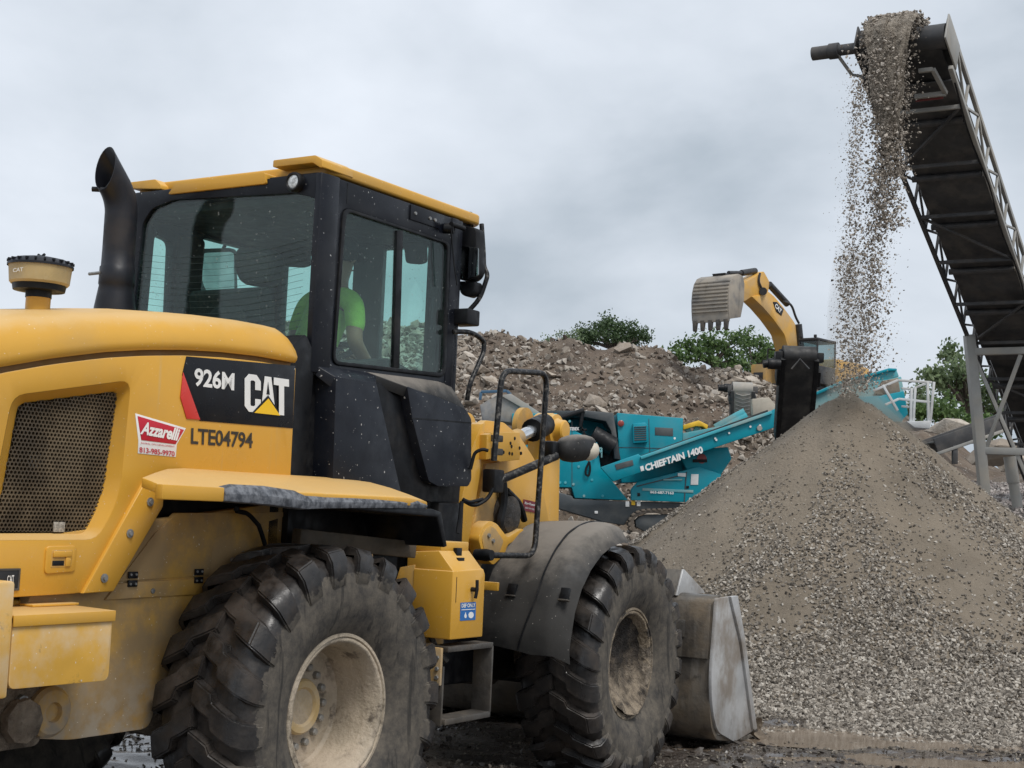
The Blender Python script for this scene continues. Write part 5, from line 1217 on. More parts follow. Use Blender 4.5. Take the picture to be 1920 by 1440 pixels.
obj('leg', bars([(W(1790,835,y=28.5)-sc2.location,W(1790,870,y=28.5)-sc2.location,.1,.1)],.006), m_cdk, sc2)

# ================================================================ SCREENER (teal machine behind the loader)
SY = 40.0
m_teal = M('teal_paint', (.003,.26,.335), .42, spec=.3, var=.08, vs=.8, dust=((.16,.26,.26),.25,.9,.6)); m_tealL = M('dusty_skylit_teal', (.05,.38,.45), .5, var=.12, vs=.6, dust=((.36,.34,.28),.6,.9,.5))  # lighter teal: dust, plus sky reflection painted in for the conveyor's top edge
m_dgr = M('charcoal_paint', (.045,.055,.062), .5, var=.1, vs=1, dust=((.2,.19,.17),.3,1.2,.55)); m_trk = M('track_steel', (.06,.05,.042), .7, var=.3, vs=3, dust=((.2,.16,.12),.6,2,.5)); m_cyel = M('guard_yellow', (.75,.46,.03), .5)
scr = thing('mobile_screener', 'teal tracked screening machine with raised side conveyor standing before the rubble heap', 'screening machine', W(1180,1000,y=SY))
so_ = scr.location.copy()
def sq(name, pts, y0, y1, mat, par=None, bevel=.02):
    """polygon sighted on the plane y=y0, extruded back to y1"""
    me = prism(wp_(pts,y0),'y',y0,y1,bevel)
    o_ = obj(name, me, mat, par or scr)
    if par is None: o_.matrix_parent_inverse = Matrix.Translation(-so_)
    return o_
def sbars(name, lst, yv, w_, mat, par=None, bevel=.006):
    o_ = obj(name, bars([(W(*a,y=yv),W(*b,y=yv),w_,w_) for a,b in lst],bevel), mat, par or scr)
    if par is None: o_.matrix_parent_inverse = Matrix.Translation(-so_)
    return o_
sq('chassis', [(1000,910),(1073,930),(1075,935),(1175,940),(1275,942),(1300,945),(1290,956),(1200,958),(1180,970),(1170,985),(1130,978),(1035,950),(1000,940)], SY, SY+2.4, m_dgr)
bd = sq('side_panel', [(960,775),(1045,775),(1045,790),(1120,830),(1126,876),(1178,938),(1078,934),(1072,914),(960,912)], SY-.02, SY+2.3, m_teal)
eng = sq('engine_housing', [(1157,774),(1281,784),(1279,850),(1281,900),(1166,905),(1160,840)], SY+.35, SY+2.4, m_teal)
sq('front_frame', [(1020,770),(1100,770),(1150,774),(1160,840),(1164,862),(1152,860),(1146,808),(1136,790),(1098,782),(1020,780)], SY+.3, SY+2.3, m_dgr)
sq('inner_wall', [(1040,782),(1100,784),(1135,795),(1146,812),(1152,870),(1040,880)], SY+1.5, SY+1.7, m_teal)
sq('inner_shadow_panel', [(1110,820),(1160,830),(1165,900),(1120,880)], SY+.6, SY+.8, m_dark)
g1 = sq('vent_box', [(1187,794),(1210,792),(1215,798),(1215,829),(1187,831)], SY+.12, SY+.36, m_teal, None, .02)
for i in range(7): sbars('vent_slat', [((1189,801+i*4),(1212,800+i*4))], SY+.11, .03, m_dgr, g1)
sq('vent_panel', [(1228,801),(1262,803),(1262,818),(1228,816)], SY+.34, SY+.352, m_dgr, None, .004)
sq('louvre', [(1153,871),(1186,862),(1188,872),(1156,881)], SY-.62, SY-.60, m_dgr, None, .003)
for sm_ in ([(1216,785),(1217,785),(1219,850),(1218,850)],[(1160,838),(1279,841),(1279,842),(1160,839)],[(1240,843),(1241,843),(1240,880),(1239,880)]): sq('panel_seam', sm_, SY+.338, SY+.36, m_dgr, eng, 0)
for sm_ in ([(1072,790),(1073,790),(1073,912),(1072,912)],[(1030,836),(1072,836),(1072,837),(1030,837)]): sq('panel_seam', sm_, SY-.03, SY-.0, m_dgr, bd, 0)
for a, b in ((1060,905),(1075,908),(1085,875),(1110,900),(1130,930),(1095,930),(1068,790),(1050,905)):
    c = W(a,b,y=SY-.02); obj('bolt', lathe([(0,0),(0,.04),(-.02,.035),(-.02,0)],'y',tuple(c),8), m_tealL, bd)
# small black engine parts between housing and nose
o_ = obj('hydraulic_ram', tubes([([W(1038,788,y=SY+.2),W(1095,770,y=SY+.2)],.08),([W(1093,770,y=SY+.2),W(1088,800,y=SY+.2)],.06)],10), m_dark, scr); o_.matrix_parent_inverse = Matrix.Translation(-so_)
o_ = obj('exhaust_can', tubes([([W(1110,815,y=SY+.3),W(1150,838,y=SY+.3)],.28)],14), m_dark, scr); o_.matrix_parent_inverse = Matrix.Translation(-so_)
sbars('engine_rod', [((1090,800),(1100,822)),((1100,822),(1120,826)),((1068,806),(1100,806))], SY+.25, .06, m_dark)
# left raised hopper (pale grey plate behind the hand rail)
hp = sq('feed_hopper', [(900,760),(912,752),(930,742),(955,740),(1016,776),(1016,800),(940,790),(905,795)], SY+.6, SY+2.2, M('bare_grey_plate',(.22,.23,.24),.5,.2,var=.2,dust=(DUST,.5,1.5,.5)), None, .02)
sq('hopper_edge', [(938,741),(958,738),(1018,777),(1012,784)], SY+.5, SY+.6, m_galv, None, .01)
sbars('hopper_rail', [((900,750),(902,735)),((902,735),(950,733)),((950,733),(958,740))], SY+.55, .08, M('blue_rail',(.05,.12,.2),.5))
sq('teal_guard', [(985,795),(1050,798),(1060,815),(990,815)], SY+.1, SY+.2, m_teal, None, .02)
# side conveyor with lettering
cv = sq('side_conveyor_frame', [(1126,876),(1197,851),(1201,855),(1446,770),(1458,764),(1460,798),(1440,806),(1150,903)], SY-.60, SY-.35, m_teal)
sq('side_conveyor_top', [(1201,856),(1446,770),(1449,775),(1203,861)], SY-.72, SY-.30, m_tealL, None, .01)  # light teal paints the sky's reflection along this edge
sq('side_conveyor_belt', [(1201,854),(1440,768),(1440,774),(1201,860)], SY-.35, SY+.35, m_belt, None, .01)
T1 = [W(1211,884,y=SY-.61),W(1319,849,y=SY-.61),W(1208,871,y=SY-.61)]
t_ = decal_text('model_lettering', 'CHIEFTAIN 1400', m_white, cv, *T1, .02, .045); 
sq('lettering_mark', [(1200,875),(1206,873),(1208,882),(1202,884)], SY-.625, SY-.61, m_white, None, .002)
for a, b in [(1265,822),(1341,822),(1343,825),(1367,812),(1407,800),(1425,798)]:
    c = W(a,b,y=SY-.62); o_ = obj('bolt', lathe([(0,0),(0,.035),(-.02,.03),(-.02,0)],'y',tuple(c),8), m_white, cv)
c = W(1424,803,y=SY-.62); obj('bolt', lathe([(0,0),(0,.08),(-.04,.07),(-.04,0)],'y',tuple(c),12), m_galv, cv)
# service doors below the conveyor
ds = sq('service_panel', [(1184,917),(1196,904),(1310,875),(1352,889),(1352,944),(1184,938)], SY-.12, SY+.2, m_teal)
sq('panel_seam', [(1286,885),(1288,885),(1284,941),(1282,941)], SY-.135, SY-.12, m_dgr, ds, 0)
sq('panel_seam', [(1193,911),(1285,888),(1285,890),(1194,913)], SY-.135, SY-.12, m_dgr, ds, 0)
sq('door_bar', [(1244,898),(1279,898),(1279,901),(1244,901)], SY-.16, SY-.12, m_tealL, ds, .004)
sq('notice', [(1296,889),(1310,889),(1309,909),(1295,909)], SY-.14, SY-.12, m_white, ds, .002); sq('notice', [(1271,887),(1286,887),(1286,894),(1271,893)], SY-.14, SY-.12, m_white, ds, .002)
sq('light_band', [(1205,915),(1300,919),(1300,924),(1204,920)], SY-.14, SY-.12, m_tealL, ds, .002)
decal_text('phone_lettering', '863-687-7163', m_white, ds, W(1219,925,y=SY-.15), W(1263,927,y=SY-.15), W(1219,920,y=SY-.15), .012, .03)
for a, b, mt in ((1176,945,m_white),(1187,942,m_cyel),(1197,944,m_white)): sq('warning_label', [(a-3,b-5),(a+4,b-5),(a+4,b+5),(a-3,b+5)], SY-.03, SY-.0, mt, None, .002)
sq('label_white', [(1115,958),(1121,958),(1121,963),(1115,963)], SY-.03, SY-.0, m_white, None, .002)
sq('door_latch', [(1195,924),(1200,924),(1200,930),(1195,930)], SY-.15, SY-.12, m_dark, ds, .004); sq('door_latch', [(1287,911),(1292,911),(1292,916),(1287,916)], SY-.15, SY-.12, m_dark, ds, .004)
lg = sq('logo_disc', [(1316+9*math.cos(k/16*6.283),860+9*math.sin(k/16*6.283)) for k in range(16)], SY-.02, SY+.0, M('faded_red',(.30,.06,.06),.5), None, 0); sq('logo_bar', [(1299,861),(1326,861),(1326,867),(1299,867)], SY-.03, SY-.01, m_dark, None, .004)
sq('rear_body', [(1270,845),(1365,838),(1372,860),(1352,890),(1290,885)], SY+.0, SY+1.8, m_teal)
decal_text('maker_lettering', 'TEREX', m_white, bd, W(1068,807,y=SY-.03), W(1086,807,y=SY-.03), W(1068,801,y=SY-.03), .02, .03)
c = W(1164,794,y=SY+.34); o_ = obj('marker_lamp', lathe([(0,.09),(-.06,.09),(-.08,.06),(-.08,0)],'y',tuple(c),12), M('lamp_red',(.3,.05,.04),.3), scr); o_.matrix_parent_inverse = Matrix.Translation(-so_)
o_ = obj('hanging_hose', tubes([([W(1105,865,y=SY-.1),W(1098,880,y=SY-.1),W(1098,890,y=SY-.1),W(1104,893,y=SY-.1),W(1107,880,y=SY-.1),W(1105,866,y=SY-.1)],.03,.2)],6), m_dark, scr); o_.matrix_parent_inverse = Matrix.Translation(-so_)
sbars('mirror_stem', [((1120,838),(1128,850)),((1116,860),(1116,842)),((1116,842),(1128,840)),((1128,840),(1128,858))], SY-.1, .04, m_tealL)
# yellow guard and teal struts behind
sq('yellow_guard', [(1281,797),(1310,788),(1328,797),(1326,806),(1318,800),(1305,799),(1281,806)], SY+.5, SY+1.2, m_cyel)
sbars('strut', [((1285,800),(1296,815)),((1300,815),(1312,795)),((1340,800),(1395,770)),((1345,806),(1400,778))], SY+.7, .14, m_tealL)
sq('deck', [(1280,812),(1400,790),(1400,800),(1280,840)], SY+.5, SY+1.6, m_tealL)
sq('rear_plate', [(1410,748),(1442,745),(1457,762),(1458,770),(1412,783)], SY+.6, SY+.9, M('dusty_pale_plate',(.36,.34,.29),.7,var=.15,dust=(DUST,.5,1,.5)))
# crawler track
tp = wp_([(1178,975),(1188,962),(1205,956),(1290,954),(1330,958),(1345,975),(1335,1000),(1300,1012),(1200,1008),(1180,995)], SY-.10)
trk = obj('crawler_track', holed(rnd(tp,.2), [rnd([(a*.90+.10*(sum(p[0] for p in tp)/len(tp)), b*.72+.28*(sum(p[1] for p in tp)/len(tp))) for a,b in tp],.15)], 'y', SY-.35, SY+.15, .01), m_trk, scr); trk.matrix_parent_inverse = Matrix.Translation(-so_)
cxm, czm = sum(p[0] for p in tp)/len(tp), sum(p[1] for p in tp)/len(tp)
obj('track_frame', prism([(cxm+(a-cxm)*.85,czm+(b-czm)*.62) for a,b in tp],'y',SY-.25,SY+.1,.02), m_dgr, trk)
per = rnd(tp,.25,6); acc = 0; GW = box((-.05,-.27,-.03),(.05,.27,.03),.008); GW.materials.append(m_trk)
for i in range(len(per)):
    a, b = Vector(per[i]), Vector(per[(i+1)%len(per)]); sl_ = (b-a).length
    while acc < sl_:
        p = a+(b-a)*(acc/sl_); an = math.atan2((b-a).y,(b-a).x); obj('track_shoe', GW, None, trk, (p.x,SY-.10,p.y), (0,-an,0)); acc += .15
    acc -= sl_
# grey chevron belt and its pale frame (rear end of the screener)
def belt_conveyor(name, label, top, bot, wpx, y0, y1, mat, matf, motor, chev=None, group=None):
    a, b = W(*top,y=y0), W(*bot,y=y1); t = thing(name, label, 'conveyor', b, 0, group); org = t.location.copy()
    d = (b-a); dn = d.normalized(); s = Vector((1,0,0)); wd = wpx/F*y0; n_ = s.cross(dn).normalized()
    if n_.y > 0: n_ = -n_
    def pt(u, v, h_): return a+d*u+s*v+n_*h_-org
    def slab(u0,u1,v0,v1,h0,h1,nm,mt,bev=.01):
        bm = bmesh.new(); vv = [bm.verts.new(pt(x_,y_,z_)) for x_ in (u0,u1) for y_ in (v0,v1) for z_ in (h0,h1)]
        for f in ((0,1,3,2),(4,6,7,5),(0,4,5,1),(2,3,7,6),(0,2,6,4),(1,5,7,3)): bm.faces.new([vv[i] for i in f])
        return obj(nm, fin(bm,bev), mt, t)
    slab(0,1,-wd/2,wd/2,-.06,0,'belt',mat); obj('head_drum', tube([pt(.0,-wd*.52,-.2),pt(.0,wd*.52,-.2)],.20,20), mat, t)
    for sgn in (-1,1):
        slab(-.02,1,sgn*wd*.54-.05,sgn*wd*.54+.05,-.35,.02,'side_plate',matf); slab(.12,.30,sgn*wd*.60-.07,sgn*wd*.60+.07,-.3,.0,'side_bracket',matf)
        obj('bearing', box((-.1,-.1,-.1),(.1,.1,.1),.02), matf, t, pt(.0,sgn*wd*.62,-.15))
    if motor:
        obj('drive_motor', tubes([([pt(.0,-wd*.6,-.2),pt(.0,-wd*.95,-.2)],.13),([pt(.0,-wd*.95,-.2),pt(.0,-wd*1.25,-.2)],.10)],12), m_dark, t)
    if chev:
        for i in range(chev):
            u = .04+.94*i/chev; obj('chevron_cleat', bars([(pt(u,-wd*.38,.015),pt(u+.045,0,.015),.06,.03),(pt(u+.045,0,.015),pt(u,wd*.38,.015),.06,.03)],.004), mat, t)
    return t
belt_conveyor('chevron_conveyor', 'small grey chevron belt conveyor rising behind the teal side conveyor', (1393,735), (1391,815), 36, 42.0, 42.8, M('dusty_grey_belt',(.30,.295,.28),.8,var=.15,vs=4,dust=(DUST,.4,3,.5)), m_cdk, True, 11)
belt_conveyor('discharge_conveyor', 'black belt discharge conveyor facing the camera left of the pile top', (1500,678), (1488,830), 59, 29.0, 30.5, m_belt, m_dark, False)
dc = [o for o in bpy.data.objects if o.name.startswith('discharge_conveyor')][0]
obj('drive_motor', tubes([([W(1463,683,y=29)-dc.location,W(1440,682,y=29)-dc.location],.11),([W(1440,682,y=29)-dc.location,W(1431,683,y=29)-dc.location],.08)],12), m_dark, dc)
obj('belt_ridge', tubes([([W(1484,692,y=28.75)-dc.location,W(1500,673,y=28.78)-dc.location,W(1517,692,y=28.75)-dc.location],.018)],6), m_cdk, dc)

# ---- second teal machine behind the pile top, with hand rails
m2 = thing('feeder_machine', 'dusty teal feeder hopper with white hand rails behind the right shoulder of the pile', 'hopper', W(1660,800,y=31)); mo_ = m2.location.copy()
def mq(name, pts, y0, y1, mat, par=None, bevel=.015):
    o_ = obj(name, prism(wp_(pts,y0),'y',y0,y1,bevel), mat, par or m2)
    if par is None: o_.matrix_parent_inverse = Matrix.Translation(-mo_)
    return o_
hp_ = mq('hopper_side', [(1510,752),(1519,743),(1585,714),(1640,701),(1652,712),(1690,706),(1700,760),(1690,800),(1510,800)], 31, 31.15, m_tealL)
mq('hopper_end', [(1640,703),(1667,692),(1681,693),(1686,706),(1650,714)], 31.0, 32.6, m_tealL)
mq('hopper_rim', [(1519,740),(1585,711),(1641,698),(1667,690),(1682,691),(1682,695),(1668,695),(1642,703),(1586,716),(1520,746)], 30.9, 31.2, m_teal)
mq('worn_panel', [(1655,714),(1684,708),(1689,738),(1660,742),(1640,738)], 30.88, 31.0, M('dirty_brown_panel',(.16,.13,.10),.8,var=.3,dust=(DUST,.5,1.5,.5)))
mq('lower_body', [(1600,745),(1651,742),(1695,733),(1703,776),(1690,790),(1600,800)], 30.8, 31.0, m_teal)
def mb(name, lst, yv, w_, mat):
    for a, b in lst:
        o_ = obj(name, bars([(W(*a,y=yv),W(*b,y=yv),w_,w_)],.006), mat, m2); o_.matrix_parent_inverse = Matrix.Translation(-mo_)
m_wrail = M('pale_grey_rail',(.55,.57,.58),.5,.1,var=.1,dust=(DUST,.3,1,.5))
mb('hand_rail', [((1637,733),(1683,713)),((1683,713),(1747,717)),((1660,759),(1685,748)),((1685,748),(1743,754))], 30.3, .05, m_wrail)
mb('rail_post', [((1655,722),(1683,770)),((1709,728),(1707,790)),((1716,726),(1712,792)),((1739,716),(1741,790)),((1751,716),(1744,792))], 30.3, .055, m_wrail)
mb('hand_rail', [((1716,727),(1742,716)),((1690,728),(1716,730)),((1690,762),(1716,764))], 30.6, .045, m_wrail)
mq('platform', [(1700,790),(1746,789),(1744,804),(1715,802)], 30.2, 31.2, m_wrail)

# ================================================================ RUBBLE HEAP
HYr = 58.0
ctr = [(600,600),(700,600),(780,616),(800,605),(830,622),(850,631),(878,628),(912,623),(933,618),(957,626),(988,637),(1008,643),(1046,640),(1067,633),(1094,645),(1132,654),(1160,643),(1211,650),(1235,651),(1256,662),(1283,687),(1300,690),(1355,692),(1390,697),(1410,705),(1424,712),(1470,735),(1560,742),(1660,748),(1720,790),(1780,822)]
cw_ = [W(*p,y=HYr) for p in ctr]; hx = np.array([-40]+[p.x for p in cw_]+[22,30]); hz = np.array([5.0]+[p.z for p in cw_]+[2.5,1.2])
def heap_z(x, y):
    topz = np.interp(x*HYr/np.maximum(y,30)*1.0 if False else x, hx, hz)
    yt = 45.5+1.2*fbm(x*.25,y*0+.3,81,2)
    t = np.clip((y-yt)/(HYr-yt),0,1.25)
    ramp = np.where(t < 1, t**.80, 1-.35*(t-1)); 
    z = 1.0+(topz-1.0)*ramp
    led = sst(.42,.50,t)*(1-sst(.50,.75,t)); z = z+.45*led*sst(.0,.3,fbm(x*.35,y*.1,83,2)+.25)-.5*sst(.22,.34,t)*(1-sst(.36,.46,t))*sst(2,5,x)*(1-sst(10,12,x))
    am = np.clip((1.08-t)*2,0.25,1)
    z = z+am*(.45*fbm(x*.5,y*.5,85,4)+.16*fbm(x*1.9,y*1.9,87,3))*np.clip(t*4,0,1)
    return z
hxx, hyy = np.meshgrid(np.arange(-22,24,.16), np.arange(44,66,.16)); hzz = heap_z(hxx,hyy)
m_heap = M('brown_earth', (.105,.077,.056), .95, var=.4, vs=.7, dust=((.185,.145,.108),.7,.6,.52), stain=((.035,.026,.02),.9,.57), spk=((.36,.33,.29),7,.66), bump=(1,5,.15))
heap = tag(obj('rubble_heap', grid_mesh(hxx,hyy,hzz), m_heap), 'long heap of brown earth and broken concrete behind the teal machine', 'rubble heap')
CH_ = []
for i in range(16):
    bm = hull_mesh(random.choice((9,11,13)), 300+i, 1, .55+.03*(i%8), .32+.04*(i%7)); CH_.append(fin(bm,.03,seg=1,smooth=0)); 
mcs = [M('broken_concrete_%d'%i, c, .9, var=.18, vs=2.5, dust=((.20,.155,.11),.65,1.6,.55), bump=(.5,9,.05)) for i, c in enumerate(((.40,.345,.285),(.29,.245,.20),(.48,.43,.37)))]
for i, me in enumerate(CH_): me.materials.append(mcs[i%3])
rgh = np.random.default_rng(23)
def chunk_density(x, y):
    t = np.clip((y-45.5)/(HYr-45.5),0,1.1); d = .25+.9*sst(.1,.35,fbm(x*.33+4,y*.33,91,3))+1.2*sst(7.2,9.2,x)*(t > .35)+.9*(1-sst(-2.5,-.5,x))+.8*(1-sst(.15,.3,t))
    return d*np.where((x > 2)&(x < 6)&(t > .55),.35,1)
cx_, cy_ = rgh.uniform(-7,12.5,9000), rgh.uniform(45.6,58.6,9000); k = rgh.random(9000)*2.6 < chunk_density(cx_,cy_); cx_, cy_ = cx_[k], cy_[k]
big = 300
for i in range(big):
    x_, y_ = float(cx_[i]), float(cy_[i]); s_ = .20+.52*float(rgh.random())**2.0
    o_ = obj('concrete_chunk', CH_[i%16], None, heap, (x_,y_,float(heap_z(np.array([x_]),np.array([y_]))[0])+.06*s_), (float(rgh.normal(0,.5)),float(rgh.normal(.0,.5)),float(rgh.uniform(0,6.28)))); o_.scale = (s_,s_*float(rgh.uniform(.7,1.1)),s_*float(rgh.uniform(.7,1.3)))
xs_, ys_ = rgh.uniform(-15,13,56000), rgh.uniform(45.3,59,56000); k = rgh.random(56000)*2.2 < chunk_density(xs_,ys_)+.15; xs_, ys_ = xs_[k], ys_[k]
sz = .04+.20*rgh.random(len(xs_))**3.0
m_rub = stone_mat('rubble_stone', [(.08,.06,.045),(.18,.14,.108),(.30,.25,.20),(.42,.37,.31),(.54,.49,.43)])
tag(obj('small_rubble', stones_mesh(np.stack([xs_,ys_,heap_z(xs_,ys_)+sz*.2],-1), sz, rgh), m_rub, heap), kind='stuff')
# rubble on the ground before the screener
xs_, ys_ = rgh.uniform(-6,8,5000), rgh.uniform(22,44,5000); sz = .03+.16*rgh.random(5000)**3
tag(obj('ground_rubble', stones_mesh(np.stack([xs_,ys_,ground_z(xs_,ys_)+sz*.2],-1), sz, rgh), m_rub, ground), kind='stuff')
# boulders to the right, behind the small conveyor
for i, (a, b, s_) in enumerate(((1775,800,.75),(1755,806,.5),(1870,850,1.0),(1800,806,.45),(1905,872,.8),(1840,856,.5))):
    p = W(a,b,y=34+i*.3); bo = obj('boulder', CH_[i+2], None, None, p, (.2,.1*i,i*1.3)); bo.scale = (s_,s_*.9,s_*.8)
    tag(bo, ['long tan boulder below the trees right of the white rails','flat grey boulder left of the long tan boulder','large slab boulder in front of the stacker leg gap','small tan boulder right of the long tan boulder','rightmost boulder at the picture edge under the stacker','small boulder beside the stacker leg under the low conveyor'][i], 'boulder', 'boulders under the stacker')
bkz = [(14,3.2),(17,3.9),(22,4.4),(30,5.0)]
bxx, byy = np.meshgrid(np.arange(9.5,34,.4), np.arange(31,46,.4))
bz = 1.0+(np.interp(bxx,[9.5,11.5,14,20,34],[0,1.1,2.2,3.0,3.6]))*sst(31,36,byy)*(1-.6*sst(40,46,byy))+.25*fbm(bxx*.6,byy*.6,95,4)
tag(obj('earth_bank', grid_mesh(bxx,byy,bz), m_heap), kind='structure')

# ================================================================ EXCAVATOR on the heap
EY = 60.0; EA = math.radians(222)     # heading measured clockwise from +Y: towards the left and the camera
eb = W(1500,742,y=EY); 
exc = thing('excavator', 'yellow crawler excavator on top of the rubble heap with its bucket raised high', 'excavator', eb, -EA)
def w2e(P):
    d = Vector(P)-eb; c, s = math.cos(EA), math.sin(EA); return Vector((d.x*c-d.y*s, d.x*s+d.y*c, d.z))
def E_(px_, py_, **k): return _on(px_, py_, w2e, k)
def ep_(pts, x): return [(p.y,p.z) for p in (E_(a,b,x=x) for a,b in pts)]
m_eyel = M('excavator_yellow', (.66,.36,.06), .5, var=.1, vs=.8, dust=(DUST,.45,.9,.5)); m_edk = M('excavator_dark', (.03,.03,.032), .5, var=.2)
boom = [(1475,652),(1462,620),(1440,594),(1412,556),(1411,553),(1437,551),(1424,533),(1444,548),(1470,578),(1493,612),(1503,640),(1506,668),(1502,682),(1478,682)]
boom = [(1410,556),(1428,552),(1440,546),(1452,556),(1468,575),(1490,605),(1498,630),(1503,655),(1506,690),(1480,690),(1480,660),(1471,627),(1450,598),(1432,577)]
bmn = obj('boom', prism(rnd(ep_(boom,-.32),.12),'x',-.32,.32,.02), m_eyel, exc)
st_p = [(1391,550),(1388,541),(1398,528),(1420,516),(1432,508),(1443,528),(1441,547),(1430,556),(1410,556),(1395,566)]
stick = obj('stick', prism(rnd(ep_(st_p,-.28),.1),'x',-.28,.28,.02), m_eyel, exc)
obj('stick_cylinder', tubes([([E_(1416,508,x=0),E_(1390,512,x=0)],.13),([E_(1390,512,x=0),E_(1366,512,x=0)],.09)],10), m_edk, exc)
for a_, b_, x_, r_ in (((1442,533),(1476,570),-.1,.14),((1497,608),(1503,668),-.38,.15),((1466,630),(1468,668),.45,.12)): obj('boom_cylinder', tube([E_(*a_,x=x_),E_(*b_,x=x_)],r_,10), m_edk, exc)
for pl_ in ([(1470,565),(1484,570),(1492,595),(1498,606)],[(1425,512),(1422,528),(1430,545)]): obj('boom_hose', tube([E_(*p,x=-.34) for p in pl_],.05,6,.3), m_edk, exc)
obj('boom_pin', tubes([([E_(1431,546,x=-.45),E_(1431,546,x=.3)],.16)],12), m_edk, exc)

# bucket: convex ribbed back towards the camera, mouth down, teeth at the lip
bw = .84; bc = E_(1340,556,x=0); yb, zb = bc.y, bc.z; pm_ = abs(E_(1340,556,x=0).z-E_(1340,557,x=0).z)
z_of = lambda py_: zb+(556-py_)*pm_
prof = [(-.62,516),(-.30,514),(.0,520),(.20,532),(.30,548),(.33,566),(.30,584),(.24,602)]
pr_ = [(yb+a,z_of(b)) for a,b in prof]; pi_ = [(yb+a-.07,z_of(b)-.05) for a,b in prof[::-1]]
m_ebk = M('excavator_bucket_steel',(.27,.25,.225),.6,.3,var=.25,vs=1.5,dust=(DUST,.6,1.5,.5),streak=((.10,.09,.08),3,.58))
ebk = obj('bucket', prism(pr_+pi_,'x',-bw,bw,.02), m_ebk, exc)
for b in (530,537,544,551,558,565,572,579,586):
    yy_ = float(np.interp(b,[p[1] for p in prof[1:]],[p[0] for p in prof[1:]]))+yb
    obj('bucket_rib', box((-bw+.02,yy_-.02,z_of(b)-.035),(bw-.02,yy_+.05,z_of(b)+.035),.015), m_ebk, ebk)
for sx in (-1,1):
    obj('bucket_cheek', prism(pr_+[(yb-.55,z_of(594)),(yb-.75,z_of(560)),(yb-.75,z_of(530))],'x',sx*bw-.03,sx*bw+.03,.01), m_ebk, ebk)
obj('bucket_lip', box((-bw,yb+.15,z_of(606)),(bw,yb+.27,z_of(590)),.02), m_ebk, ebk)
for k in range(5):
    x_ = -bw+.12+k*(2*bw-.24)/4; obj('bucket_tooth', prism([(yb+.30,z_of(602)),(yb+.26,z_of(620)),(yb+.20,z_of(622)),(yb+.14,z_of(602))],'x',x_-.09,x_+.09,.012), m_stl, ebk)
obj('bucket_link', prism(rnd([(yb-.75,z_of(530)),(yb-.30,z_of(516)),(yb-.2,z_of(510)),(yb-.7,z_of(512)),(yb-1.1,z_of(520))],.05),'x',-.3,.3,.02), m_edk, exc)
# boom decal
dq = [E_(1452,583,x=-.325),E_(1468,598,x=-.325),E_(1449,566,x=-.325)]
bd_ = obj('boom_decal', prism(ep_([(1449,566),(1456,566),(1469,580),(1465,592),(1455,584)],-.325),'x',-.34,-.325,.002), m_ink, exc)
decal_text('boom_lettering', 'CAT', m_white, bd_, E_(1452,575,x=-.345), E_(1463,588,x=-.345), E_(1455,568,x=-.345), .01, .04)
# house, cab, tracks
def ebox(name, c0, c1, mat, bev=.04): return obj(name, box(c0,c1,bev), mat, exc)
zd = 0.25
ebox('deck', (-1.4,-2.6,zd-.15), (1.4,1.5,zd+.15), m_edk)
hs_c = ebox('engine_housing', (-1.38,-3.0,zd+.15), (1.38,-.7,zd+1.35), m_eyel, .12)
ebox('counterweight', (-1.40,-3.5,zd-.05), (1.40,-2.95,zd+1.25), m_eyel, .15)
tb_ = ebox('tool_box', (.60,.3,zd-.05), (1.36,1.75,zd+.95), m_eyel, .05)
obj('box_grille', box((.75,1.75,zd+.3),(1.22,1.765,zd+.6),.005), m_edk, tb_); obj('box_step', box((.80,1.75,zd-.02),(1.2,1.95,zd+.04),.01), m_edk, tb_)
cbn = ebox('cab', (-1.68,.05,zd+.1), (-.78,1.55,zd+.85), m_edk, .04)
for a in ((-1.68,.05),(-.84,.05),(-1.68,1.49),(-.84,1.49)): obj('cab_post', box((a[0],a[1],zd+.8),(a[0]+.06,a[1]+.06,zd+1.85),.01), m_edk, cbn)
obj('cab_roof', box((-1.70,.02,zd+1.85),(-.76,1.58,zd+1.98),.05), m_edk, cbn)
m_eg = glass_mat('excavator_glass', (.55,.64,.64), .9, .03)
obj('cab_window', box((-1.65,1.50,zd+.85),(-.81,1.51,zd+1.85),0), m_eg, cbn); obj('cab_window', box((-1.672,.11,zd+.85),(-1.665,1.49,zd+1.85),0), m_eg, cbn); obj('cab_window', box((-.795,.11,zd+.85),(-.788,1.49,zd+1.85),0), m_eg, cbn)
for a in (-1.55,-.9): obj('cab_lamp', box((a-.06,1.5,zd+1.98),(a+.06,1.58,zd+2.10),.02), m_edk, cbn)
obj('handrail', tubes([([(.65,1.6,zd+.95),(.65,1.6,zd+1.6),(.65,.6,zd+1.6),(.65,.6,zd+.95)],.03,.1)],8), m_edk, exc)
for sx in (-1,1):
    tk = obj('track', prism(rnd([(-2.4,-.95),(2.4,-.95),(2.75,-.55),(2.4,-.12),(-2.4,-.12),(-2.75,-.55)],.3),'x',sx*1.3-.32,sx*1.3+.32,.03), m_trk, exc)
ebox('carbody', (-.9,-.9,-.5), (.9,.9,.12), m_edk)

